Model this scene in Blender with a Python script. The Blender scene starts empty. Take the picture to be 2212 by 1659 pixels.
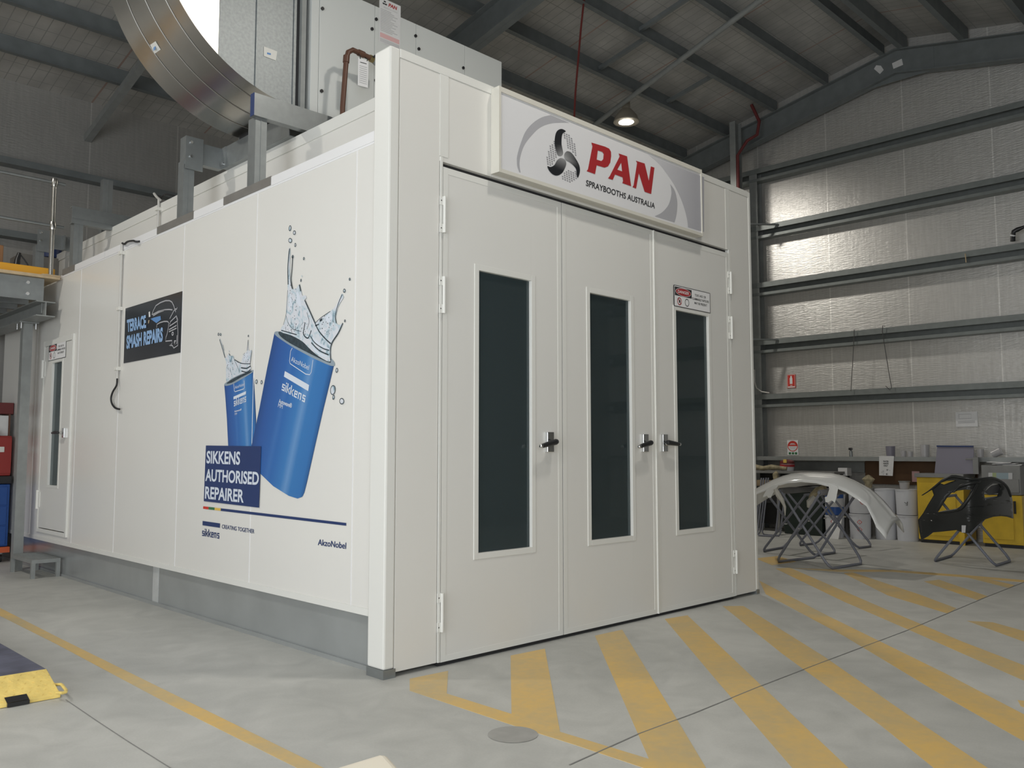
import bpy, bmesh, math, random
import numpy as np
from mathutils import Vector, Matrix
from mathutils.geometry import tessellate_polygon
random.seed(7)
SC = bpy.context.scene
COL = SC.collection

# ------------------------------------------------------------------ camera
W_, H_ = 2212.0, 1659.0
FPX, CX, CY = 1852.0, 1106.0, 829.5
def _n(v): return v / np.linalg.norm(v)
def _d(u, v): return np.array([(u - CX) / FPX, (v - CY) / FPX, 1.0])
_X = _n(_d(2977, 974.5)); _Y = _n(_d(-738, 975.5)); _Y = _n(_Y - _X * _X.dot(_Y)); _Z = np.cross(_X, _Y)
ROT = np.stack([_X, _Y, _Z])                       # camera frame (right, down, forward) -> world
CAM = np.array([-3.2358, -4.3854, 1.4])
cd = bpy.data.cameras.new('camera'); cam = bpy.data.objects.new('camera', cd); COL.objects.link(cam)
cd.sensor_fit = 'HORIZONTAL'; cd.sensor_width = 36.0; cd.lens = 36.0 * FPX / W_
cd.clip_start = 0.05; cd.clip_end = 200
r_, u_, f_ = ROT[:, 0], -ROT[:, 1], ROT[:, 2]
cam.matrix_world = Matrix(((r_[0], u_[0], -f_[0], CAM[0]), (r_[1], u_[1], -f_[1], CAM[1]), (r_[2], u_[2], -f_[2], CAM[2]), (0, 0, 0, 1)))
SC.camera = cam

# ------------------------------------------------------------------ world, lights, exposure
SC.view_settings.view_transform = 'Standard'; SC.view_settings.look = 'None'
SC.view_settings.gamma = 1.0; SC.view_settings.use_curve_mapping = False
SC.view_settings.exposure = 0.26
wd = bpy.data.worlds.new('world'); SC.world = wd; wd.use_nodes = True
bg = wd.node_tree.nodes['Background']; bg.inputs[0].default_value = (0.86, 0.93, 1.0, 1); bg.inputs[1].default_value = 0.9
def area(name, loc, to, sx, sy, power, color):
    l = bpy.data.lights.new(name, 'AREA'); l.shape = 'RECTANGLE'; l.size = sx; l.size_y = sy
    l.energy = power; l.color = color
    o = bpy.data.objects.new(name, l); COL.objects.link(o); o.location = loc
    o.rotation_euler = (Vector(to) - Vector(loc)).to_track_quat('-Z', 'Y').to_euler(); return o
# daylight through the two open roller doors behind the camera
area('daylight_door_front', (-5.2, -7.0, 2.2), (-5.2, 0, 1.9), 5.5, 4.2, 150, (0.95, 0.98, 1.0))
area('daylight_door_side', (-8.7, -2.6, 2.2), (0, -2.0, 1.9), 5.0, 4.2, 260, (0.95, 0.98, 1.0))
LAMP_W = 105.0

# ------------------------------------------------------------------ measuring helpers: photo point -> point on a real surface
def on(u, v, ax, val):
    r = ROT @ _d(u, v); i = 'xyz'.index(ax); t = (val - CAM[i]) / r[i]
    return Vector(CAM + r * t)
SX = 0.03                                           # outer face of the booth's side wall
def Fp(u, v, d=0.0): return on(u, v, 'y', -d)       # on the booth front
def Sp(u, v, d=0.0): return on(u, v, 'x', SX - d)   # on the booth side
def Gp(u, v, z=0.0): return on(u, v, 'z', z)        # on the floor
def Ep(u, v, x=11.38): return on(u, v, 'x', x)      # on the end wall
def z_s(x, y): return (400 + x / 4.1475, 470 + y / 4.1475)    # mural, upper crop
def z_b(x, y): return (400 + x / 4.74, 860 + y / 4.74)        # mural, lower crop
def z_f(x, y): return (1040 + x / 3.6867, 160 + y / 3.6867)   # fascia sign crop
def z_p(x, y): return (250 + x / 9.218, 620 + y / 9.218)      # poster crop
def z_w(x, y): return (1600 + x / 4.608, 900 + y / 4.608)     # white bumper crop
def z_k(x, y): return (1900 + x / 4.147, 860 + y / 4.147)     # black bumper crop

# ------------------------------------------------------------------ materials
def mat(name, col, rough=0.5, metal=0.0, spec=0.5, noise=0.0, nscale=6.0, bump=0.0, bscale=40.0, emit=0.0, coat=0.0):
    m = bpy.data.materials.new(name); m.use_nodes = True; nt = m.node_tree; b = nt.nodes['Principled BSDF']
    c = (*col, 1.0)
    b.inputs['Base Color'].default_value = c; b.inputs['Roughness'].default_value = rough
    b.inputs['Metallic'].default_value = metal; b.inputs['Specular IOR Level'].default_value = spec
    if coat: b.inputs['Coat Weight'].default_value = coat
    if emit:
        b.inputs['Emission Color'].default_value = c; b.inputs['Emission Strength'].default_value = emit
    if noise or bump:
        tc = nt.nodes.new('ShaderNodeTexCoord')
    if noise:
        n = nt.nodes.new('ShaderNodeTexNoise'); n.inputs['Scale'].default_value = nscale; n.inputs['Detail'].default_value = 5
        nt.links.new(tc.outputs['Object'], n.inputs['Vector'])
        mx = nt.nodes.new('ShaderNodeMix'); mx.data_type = 'RGBA'
        mx.inputs[6].default_value = tuple(max(0, x * (1 - noise)) for x in col) + (1,)
        mx.inputs[7].default_value = tuple(min(1, x * (1 + noise)) for x in col) + (1,)
        rp = nt.nodes.new('ShaderNodeMapRange'); rp.inputs[1].default_value = 0.3; rp.inputs[2].default_value = 0.7
        nt.links.new(n.outputs['Fac'], rp.inputs[0]); nt.links.new(rp.outputs[0], mx.inputs[0]); nt.links.new(mx.outputs[2], b.inputs['Base Color'])
    if bump:
        n2 = nt.nodes.new('ShaderNodeTexNoise'); n2.inputs['Scale'].default_value = bscale; n2.inputs['Detail'].default_value = 4
        nt.links.new(tc.outputs['Object'], n2.inputs['Vector'])
        bp = nt.nodes.new('ShaderNodeBump'); bp.inputs['Strength'].default_value = bump; bp.inputs['Distance'].default_value = 0.01
        nt.links.new(n2.outputs['Fac'], bp.inputs['Height']); nt.links.new(bp.outputs[0], b.inputs['Normal'])
    return m

M = {}
M['white'] = mat('white_panel', (0.80, 0.79, 0.755), 0.26, noise=0.012, nscale=0.8)
M['white2'] = mat('white_door_panel', (0.78, 0.775, 0.745), 0.34, noise=0.012, nscale=0.9)
M['trim'] = mat('white_trim', (0.80, 0.80, 0.765), 0.35)
M['capping'] = mat('white_capping', (0.86, 0.86, 0.87), 0.35)
M['cream'] = mat('cream_plastic', (0.93, 0.86, 0.72), 0.5)
M['dark'] = mat('dark_gap', (0.03, 0.03, 0.032), 0.7)
M['galv'] = mat('galvanised_steel', (0.31, 0.33, 0.335), 0.42, metal=0.7, noise=0.07, nscale=12)
M['plinth'] = mat('plinth_zinc_sheet', (0.46, 0.485, 0.49), 0.26, metal=0.55, noise=0.07, nscale=2.5)
M['tape'] = mat('pale_zinc_lap', (0.62, 0.64, 0.64), 0.4, metal=0.3, noise=0.1, nscale=9)
M['seam'] = mat('duct_seam', (0.33, 0.32, 0.30), 0.45, metal=0.9)
M['galvd'] = mat('grey_painted_steel', (0.30, 0.315, 0.31), 0.5, metal=0.2, noise=0.08, nscale=9)
M['girt'] = mat('galvanised_girt', (0.215, 0.235, 0.23), 0.5, metal=0.2, noise=0.08, nscale=9)
M['steeld'] = mat('roof_steel', (0.20, 0.22, 0.225), 0.55, metal=0.25, noise=0.1, nscale=5)
M['duct'] = mat('brushed_duct_steel', (0.60, 0.585, 0.55), 0.24, metal=1.0, noise=0.05, nscale=3, bump=0.02, bscale=60)
M['ductc'] = mat('spangled_duct_steel', (0.36, 0.385, 0.395), 0.5, metal=0.85, noise=0.1, nscale=40)
M['ahu'] = mat('pale_grey_sheet', (0.66, 0.68, 0.665), 0.4)
M['brownplate'] = mat('dull_steel_plate', (0.22, 0.21, 0.195), 0.6, metal=0.2, noise=0.1)
M['brownpipe'] = mat('brown_pipe', (0.12, 0.055, 0.035), 0.45)
M['brass'] = mat('brass', (0.45, 0.36, 0.18), 0.35, metal=0.9)
M['chrome'] = mat('chrome', (0.75, 0.76, 0.77), 0.18, metal=1.0)
M['black'] = mat('black_plastic', (0.02, 0.02, 0.022), 0.35)
M['blackp'] = mat('black_bumper_plastic', (0.022, 0.024, 0.024), 0.32, noise=0.2, nscale=4)
M['whitegloss'] = mat('white_bumper_paint', (0.78, 0.79, 0.78), 0.16, coat=0.5)
M['bumperin'] = mat('bumper_underside', (0.16, 0.16, 0.165), 0.6, noise=0.2)
M['trestle'] = mat('blue_grey_tube', (0.20, 0.21, 0.25), 0.5, metal=0.1)
M['yellow'] = mat('yellow_cabinet', (0.66, 0.44, 0.03), 0.45, noise=0.12, nscale=5)
M['yellowr'] = mat('yellow_ramp_plate', (0.82, 0.62, 0.19), 0.5, noise=0.16, nscale=9, bump=0.35, bscale=34)
M['blueramp'] = mat('blue_ramp_paint', (0.115, 0.12, 0.17), 0.6, noise=0.25, nscale=7)
M['orange'] = mat('orange_kickboard', (0.80, 0.40, 0.035), 0.5)
M['timber'] = mat('raw_timber', (0.56, 0.43, 0.27), 0.6, noise=0.15, nscale=12)
M['brownbd'] = mat('brown_board', (0.13, 0.068, 0.03), 0.65, noise=0.15, nscale=3)
M['red'] = mat('red_paint', (0.33, 0.035, 0.03), 0.4)
M['redd'] = mat('dark_red_steel', (0.16, 0.03, 0.03), 0.5)
M['blue'] = mat('blue_paint', (0.02, 0.085, 0.32), 0.35)
M['orangered'] = mat('orange_red_frame', (0.62, 0.12, 0.04), 0.5)
M['pail'] = mat('white_pail_plastic', (0.66, 0.67, 0.71), 0.35)
M['tin'] = mat('white_tin', (0.58, 0.59, 0.62), 0.35)
M['greendk'] = mat('dark_green_bin', (0.018, 0.03, 0.024), 0.5)
M['paper'] = mat('white_paper', (0.72, 0.72, 0.72), 0.7, noise=0.03, nscale=20)
M['paper2'] = mat('bright_paper', (0.85, 0.85, 0.86), 0.7)
M['pinkp'] = mat('pink_print', (0.72, 0.45, 0.45), 0.7)
M['greyp'] = mat('grey_print', (0.42, 0.42, 0.43), 0.7)
M['lgreyp'] = mat('light_grey_print', (0.56, 0.56, 0.57), 0.7)
M['inkblack'] = mat('black_print', (0.03, 0.03, 0.033), 0.6)
M['inkred'] = mat('red_print', (0.42, 0.03, 0.035), 0.45)
M['inkredb'] = mat('bright_red_print', (0.62, 0.045, 0.03), 0.5)
M['inkgreen'] = mat('green_print', (0.04, 0.18, 0.07), 0.5)
M['inkyel'] = mat('yellow_print', (0.80, 0.55, 0.12), 0.5)
M['inknavy'] = mat('navy_print', (0.022, 0.045, 0.15), 0.45)
M['inkblue'] = mat('pale_blue_print', (0.30, 0.48, 0.76), 0.5)
M['inkwhite'] = mat('white_print', (0.72, 0.78, 0.87), 0.5)
M['signface'] = mat('sign_face_white', (0.80, 0.80, 0.82), 0.35)
M['inkgrey'] = mat('silver_grey_print', (0.46, 0.46, 0.49), 0.4)
M['dotgrey'] = mat('mid_grey_dots', (0.33, 0.33, 0.35), 0.4)
M['signbox'] = mat('sign_box_cream', (0.72, 0.70, 0.63), 0.4)
M['cable'] = mat('black_cable', (0.02, 0.02, 0.022), 0.5)
M['conduit'] = mat('grey_conduit', (0.60, 0.59, 0.56), 0.45)
M['redcable'] = mat('red_cable', (0.22, 0.045, 0.04), 0.5)
M['wire'] = mat('thin_dark_wire', (0.08, 0.08, 0.08), 0.5)
M['cloth'] = mat('dirty_cream_cloth', (0.36, 0.31, 0.2), 0.8, noise=0.4, nscale=14)
M['greyslab'] = mat('worn_grey_metal', (0.24, 0.24, 0.235), 0.5, noise=0.1)
M['purplegrey'] = mat('purple_grey_lid', (0.23, 0.22, 0.27), 0.4)
M['film'] = mat('masking_film', (0.78, 0.86, 0.90), 0.45, noise=0.15, nscale=8, bump=0.5, bscale=25)
M['stickerw'] = mat('white_sticker', (0.80, 0.79, 0.74), 0.5)
M['blueink'] = mat('light_blue_ink', (0.13, 0.30, 0.62), 0.5)
M['darkhole'] = mat('dark_liquid_print', (0.035, 0.055, 0.07), 0.5, noise=0.4, nscale=30)
M['rim'] = mat('steel_rim_print', (0.30, 0.37, 0.43), 0.4)
M['lampglow'] = mat('lamp_glow', (1.0, 0.93, 0.82), 0.5, emit=60.0)
M['lampbody'] = mat('lamp_reflector', (0.55, 0.50, 0.42), 0.4, metal=0.5)
M['clothred'] = mat('red_white_label', (0.55, 0.10, 0.10), 0.5)
M['cardboard'] = mat('cardboard', (0.33, 0.17, 0.08), 0.7)
M['plasticbag'] = mat('white_plastic_bag', (0.55, 0.54, 0.50), 0.5, noise=0.15, nscale=10, bump=0.4, bscale=18)
M['clearcup'] = mat('cloudy_plastic_cup', (0.46, 0.45, 0.46), 0.25)

def nodes_of(m):
    return m.node_tree, m.node_tree.nodes['Principled BSDF']
def nw(nt, t, **kw):
    n = nt.nodes.new(t)
    for k, v in kw.items(): setattr(n, k, v)
    return n
# concrete floor: mottled, swirled by the trowel, with darker stains
def concrete():
    m = mat('trowelled_concrete', (0.40, 0.40, 0.375), 0.5); nt, b = nodes_of(m)
    tc = nw(nt, 'ShaderNodeTexCoord')
    n1 = nw(nt, 'ShaderNodeTexNoise'); n1.inputs['Scale'].default_value = 0.55; n1.inputs['Detail'].default_value = 8; n1.inputs['Distortion'].default_value = 0.8
    n2 = nw(nt, 'ShaderNodeTexNoise'); n2.inputs['Scale'].default_value = 3.2; n2.inputs['Detail'].default_value = 8; n2.inputs['Distortion'].default_value = 1.2
    n3 = nw(nt, 'ShaderNodeTexNoise'); n3.inputs['Scale'].default_value = 90; n3.inputs['Detail'].default_value = 3
    for n in (n1, n2, n3): nt.links.new(tc.outputs['Object'], n.inputs['Vector'])
    a = nw(nt, 'ShaderNodeMath', operation='MULTIPLY'); a.inputs[1].default_value = 0.55; nt.links.new(n1.outputs['Fac'], a.inputs[0])
    c = nw(nt, 'ShaderNodeMath', operation='MULTIPLY_ADD'); c.inputs[1].default_value = 0.38; nt.links.new(n2.outputs['Fac'], c.inputs[0]); nt.links.new(a.outputs[0], c.inputs[2])
    e = nw(nt, 'ShaderNodeMath', operation='MULTIPLY_ADD'); e.inputs[1].default_value = 0.12; nt.links.new(n3.outputs['Fac'], e.inputs[0]); nt.links.new(c.outputs[0], e.inputs[2])
    r = nw(nt, 'ShaderNodeValToRGB'); r.color_ramp.elements[0].position = 0.36; r.color_ramp.elements[0].color = (0.42, 0.425, 0.405, 1)
    r.color_ramp.elements[1].position = 0.66; r.color_ramp.elements[1].color = (0.62, 0.62, 0.59, 1)
    nt.links.new(e.outputs[0], r.inputs[0]); nt.links.new(r.outputs[0], b.inputs['Base Color'])
    rr = nw(nt, 'ShaderNodeMapRange'); rr.inputs[3].default_value = 0.42; rr.inputs[4].default_value = 0.62
    nt.links.new(n2.outputs['Fac'], rr.inputs[0]); nt.links.new(rr.outputs[0], b.inputs['Roughness'])
    return m
M['concrete'] = concrete()
def worn_paint():
    m = mat('worn_yellow_line_paint', (0.60, 0.42, 0.16), 0.5); nt, b = nodes_of(m)
    tc = nw(nt, 'ShaderNodeTexCoord')
    n = nw(nt, 'ShaderNodeTexNoise'); n.inputs['Scale'].default_value = 1.1; n.inputs['Detail'].default_value = 10; n.inputs['Roughness'].default_value = 0.65
    n2 = nw(nt, 'ShaderNodeTexNoise'); n2.inputs['Scale'].default_value = 22; n2.inputs['Detail'].default_value = 6
    for q in (n, n2): nt.links.new(tc.outputs['Object'], q.inputs['Vector'])
    s = nw(nt, 'ShaderNodeMath', operation='MULTIPLY_ADD'); s.inputs[1].default_value = 0.25; nt.links.new(n2.outputs['Fac'], s.inputs[0]); nt.links.new(n.outputs['Fac'], s.inputs[2])
    r = nw(nt, 'ShaderNodeValToRGB')
    r.color_ramp.elements[0].position = 0.45; r.color_ramp.elements[0].color = (0.58, 0.47, 0.27, 1)
    r.color_ramp.elements[1].position = 0.80; r.color_ramp.elements[1].color = (0.82, 0.545, 0.175, 1)
    nt.links.new(s.outputs[0], r.inputs[0]); nt.links.new(r.outputs[0], b.inputs['Base Color'])
    return m
M['linepaint'] = worn_paint()
# foil faced insulation: creased metal film with vertical lap joints
def foil(name, col, metal, rough, streak, axis):
    m = mat(name, col, rough, metal=metal); nt, b = nodes_of(m)
    tc = nw(nt, 'ShaderNodeTexCoord'); mp = nw(nt, 'ShaderNodeMapping')
    nt.links.new(tc.outputs['Object'], mp.inputs[0]); mp.inputs['Scale'].default_value = (1, 1, 1)
    n = nw(nt, 'ShaderNodeTexNoise'); n.inputs['Detail'].default_value = 6; n.inputs['Scale'].default_value = 7
    mp2 = nw(nt, 'ShaderNodeMapping'); mp2.inputs['Scale'].default_value = (1.5, 1.5, 11.0); nt.links.new(tc.outputs['Object'], mp2.inputs[0]); nt.links.new(mp2.outputs[0], n.inputs['Vector'])
    n2 = nw(nt, 'ShaderNodeTexNoise'); n2.inputs['Scale'].default_value = 5; n2.inputs['Detail'].default_value = 6
    mp3 = nw(nt, 'ShaderNodeMapping'); mp3.inputs['Scale'].default_value = (5.0, 5.0, 0.5); nt.links.new(tc.outputs['Object'], mp3.inputs[0]); nt.links.new(mp3.outputs[0], n2.inputs['Vector'])
    ad = nw(nt, 'ShaderNodeMath', operation='MULTIPLY_ADD'); ad.inputs[1].default_value = 0.35; nt.links.new(n2.outputs['Fac'], ad.inputs[0]); nt.links.new(n.outputs['Fac'], ad.inputs[2])
    bp = nw(nt, 'ShaderNodeBump'); bp.inputs['Strength'].default_value = streak; bp.inputs['Distance'].default_value = 0.012
    nt.links.new(ad.outputs[0], bp.inputs['Height']); nt.links.new(bp.outputs[0], b.inputs['Normal'])
    r = nw(nt, 'ShaderNodeValToRGB')
    r.color_ramp.elements[0].position = 0.35; r.color_ramp.elements[0].color = tuple(x * 0.95 for x in col) + (1,)
    r.color_ramp.elements[1].position = 0.72; r.color_ramp.elements[1].color = tuple(min(1, x * 1.06) for x in col) + (1,)
    nt.links.new(n2.outputs['Fac'], r.inputs[0])
    sep = nw(nt, 'ShaderNodeSeparateXYZ'); nt.links.new(tc.outputs['Object'], sep.inputs[0])
    md = nw(nt, 'ShaderNodeMath', operation='PINGPONG'); md.inputs[1].default_value = 0.675
    nt.links.new(sep.outputs[axis], md.inputs[0])
    lt = nw(nt, 'ShaderNodeMath', operation='LESS_THAN'); lt.inputs[1].default_value = 0.010; nt.links.new(md.outputs[0], lt.inputs[0])
    mx = nw(nt, 'ShaderNodeMix', data_type='RGBA'); nt.links.new(lt.outputs[0], mx.inputs[0]); nt.links.new(r.outputs[0], mx.inputs[6])
    mx.inputs[7].default_value = tuple(min(1, x * 1.3) for x in col) + (1,)
    nt.links.new(mx.outputs[2], b.inputs['Base Color'])
    return m
M['foil'] = foil('foil_insulation', (0.64, 0.63, 0.61), 0.62, 0.40, 0.5, 1)
M['foilback'] = foil('shaded_foil_insulation', (0.46, 0.45, 0.43), 0.5, 0.5, 0.4, 0)  # darker copy of the end wall foil, weaker light put into its colour
def roof_sheet():
    m = mat('foil_roof_with_safety_mesh', (0.26, 0.255, 0.24), 0.55, metal=0.1); nt, b = nodes_of(m)
    tc = nw(nt, 'ShaderNodeTexCoord'); sep = nw(nt, 'ShaderNodeSeparateXYZ'); nt.links.new(tc.outputs['Object'], sep.inputs[0])
    def line(ch, period, wdt):
        p = nw(nt, 'ShaderNodeMath', operation='PINGPONG'); p.inputs[1].default_value = period / 2; nt.links.new(sep.outputs[ch], p.inputs[0])
        l = nw(nt, 'ShaderNodeMath', operation='LESS_THAN'); l.inputs[1].default_value = wdt; nt.links.new(p.outputs[0], l.inputs[0]); return l
    a = line(0, 0.15, 0.006); c = line(1, 0.30, 0.006); e = line(0, 1.8, 0.014)
    mxx = nw(nt, 'ShaderNodeMath', operation='MAXIMUM'); nt.links.new(a.outputs[0], mxx.inputs[0]); nt.links.new(c.outputs[0], mxx.inputs[1])
    n = nw(nt, 'ShaderNodeTexNoise'); n.inputs['Scale'].default_value = 2.2; n.inputs['Detail'].default_value = 6; nt.links.new(tc.outputs['Object'], n.inputs['Vector'])
    r = nw(nt, 'ShaderNodeValToRGB'); r.color_ramp.elements[0].position = 0.3; r.color_ramp.elements[0].color = (0.37, 0.365, 0.35, 1)
    r.color_ramp.elements[1].position = 0.75; r.color_ramp.elements[1].color = (0.54, 0.53, 0.505, 1); nt.links.new(n.outputs['Fac'], r.inputs[0])
    m1 = nw(nt, 'ShaderNodeMix', data_type='RGBA'); m1.inputs[7].default_value = (0.32, 0.317, 0.305, 1); nt.links.new(mxx.outputs[0], m1.inputs[0]); nt.links.new(r.outputs[0], m1.inputs[6])
    m2 = nw(nt, 'ShaderNodeMix', data_type='RGBA'); m2.inputs[7].default_value = (0.38, 0.28, 0.24, 1); nt.links.new(e.outputs[0], m2.inputs[0]); nt.links.new(m1.outputs[2], m2.inputs[6])
    nt.links.new(m2.outputs[2], b.inputs['Base Color']); return m
M['roof'] = roof_sheet()
def glass():
    m = bpy.data.materials.new('tinted_window_glass'); m.use_nodes = True; nt = m.node_tree; nt.nodes.clear()
    o = nw(nt, 'ShaderNodeOutputMaterial'); mix = nw(nt, 'ShaderNodeMixShader'); t = nw(nt, 'ShaderNodeBsdfTransparent'); g = nw(nt, 'ShaderNodeBsdfGlossy'); fr = nw(nt, 'ShaderNodeFresnel')
    t.inputs[0].default_value = (0.62, 0.72, 0.74, 1); g.inputs['Roughness'].default_value = 0.03; g.inputs[0].default_value = (0.9, 0.95, 0.96, 1); fr.inputs[0].default_value = 1.6
    nt.links.new(fr.outputs[0], mix.inputs[0]); nt.links.new(t.outputs[0], mix.inputs[1]); nt.links.new(g.outputs[0], mix.inputs[2]); df = nw(nt, 'ShaderNodeBsdfDiffuse'); df.inputs[0].default_value = (0.36, 0.46, 0.49, 1); m2 = nw(nt, 'ShaderNodeMixShader'); m2.inputs[0].default_value = 0.075
    nt.links.new(mix.outputs[0], m2.inputs[1]); nt.links.new(df.outputs[0], m2.inputs[2]); nt.links.new(m2.outputs[0], o.inputs[0]); return m
M['glass'] = glass()
# printed can artwork: bright streaks across the can (uv.x), two-tone wave (uv.y)
def can_print():
    m = mat('blue_can_print', (0.05, 0.2, 0.55), 0.4); nt, b = nodes_of(m)
    uv = nw(nt, 'ShaderNodeUVMap'); sep = nw(nt, 'ShaderNodeSeparateXYZ'); nt.links.new(uv.outputs[0], sep.inputs[0])
    r = nw(nt, 'ShaderNodeValToRGB'); cr = r.color_ramp
    st = [(0, (0.022, 0.075, 0.25)), (0.12, (0.030, 0.105, 0.36)), (0.3, (0.034, 0.135, 0.42)), (0.36, (0.05, 0.17, 0.47)), (0.42, (0.034, 0.15, 0.45)), (0.60, (0.05, 0.21, 0.52)),
          (0.68, (0.14, 0.31, 0.60)), (0.76, (0.045, 0.20, 0.50)), (0.92, (0.04, 0.18, 0.47)), (1.0, (0.02, 0.08, 0.24))]
    cr.elements[0].position = 0; cr.elements[0].color = (*st[0][1], 1); cr.elements[1].position = 1; cr.elements[1].color = (*st[-1][1], 1)
    for p, c in st[1:-1]:
        e = cr.elements.new(p); e.color = (*c, 1)
    nt.links.new(sep.outputs[0], r.inputs[0])
    nt.links.new(r.outputs[0], b.inputs['Base Color']); return m
M['canprint'] = can_print()
def water_print():
    m = mat('water_splash_print', (0.6, 0.68, 0.74), 0.4); nt, b = nodes_of(m)
    tc = nw(nt, 'ShaderNodeTexCoord')
    n = nw(nt, 'ShaderNodeTexNoise'); n.inputs['Scale'].default_value = 13; n.inputs['Detail'].default_value = 7; n.inputs['Distortion'].default_value = 1.6
    nt.links.new(tc.outputs['Object'], n.inputs['Vector'])
    r = nw(nt, 'ShaderNodeValToRGB'); cr = r.color_ramp
    cr.elements[0].position = 0.30; cr.elements[0].color = (0.20, 0.30, 0.37, 1); cr.elements[1].position = 0.70; cr.elements[1].color = (0.74, 0.76, 0.82, 1)
    for p, c in ((0.38, (0.44, 0.57, 0.65)), (0.45, (0.60, 0.69, 0.76)), (0.55, (0.70, 0.73, 0.79))):
        e = cr.elements.new(p); e.color = (*c, 1)
    nt.links.new(n.outputs['Fac'], r.inputs[0]); nt.links.new(r.outputs[0], b.inputs['Base Color']); return m
M['water'] = water_print()
def ramp_print(name, c0, c1, axis_from, axis_to):
    """printed two colour fade along one axis of the sheet"""
    m = mat(name, c0, 0.4); nt, b = nodes_of(m)
    uv = nw(nt, 'ShaderNodeUVMap'); sep = nw(nt, 'ShaderNodeSeparateXYZ'); nt.links.new(uv.outputs[0], sep.inputs[0])
    mx = nw(nt, 'ShaderNodeMix', data_type='RGBA'); mx.inputs[6].default_value = (*c0, 1); mx.inputs[7].default_value = (*c1, 1)
    nt.links.new(sep.outputs[0], mx.inputs[0]); nt.links.new(mx.outputs[2], b.inputs['Base Color']); return m
M['signfade'] = ramp_print('sign_grey_fade', (0.66, 0.66, 0.69), (0.42, 0.42, 0.46), 0, 1)
M['bladefade'] = ramp_print('blade_black_fade', (0.02, 0.022, 0.026), (0.42, 0.42, 0.43), 0, 1)
M['posterbg'] = mat('black_poster_print', (0.022, 0.025, 0.032), 0.22, noise=0.3, nscale=2)

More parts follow.
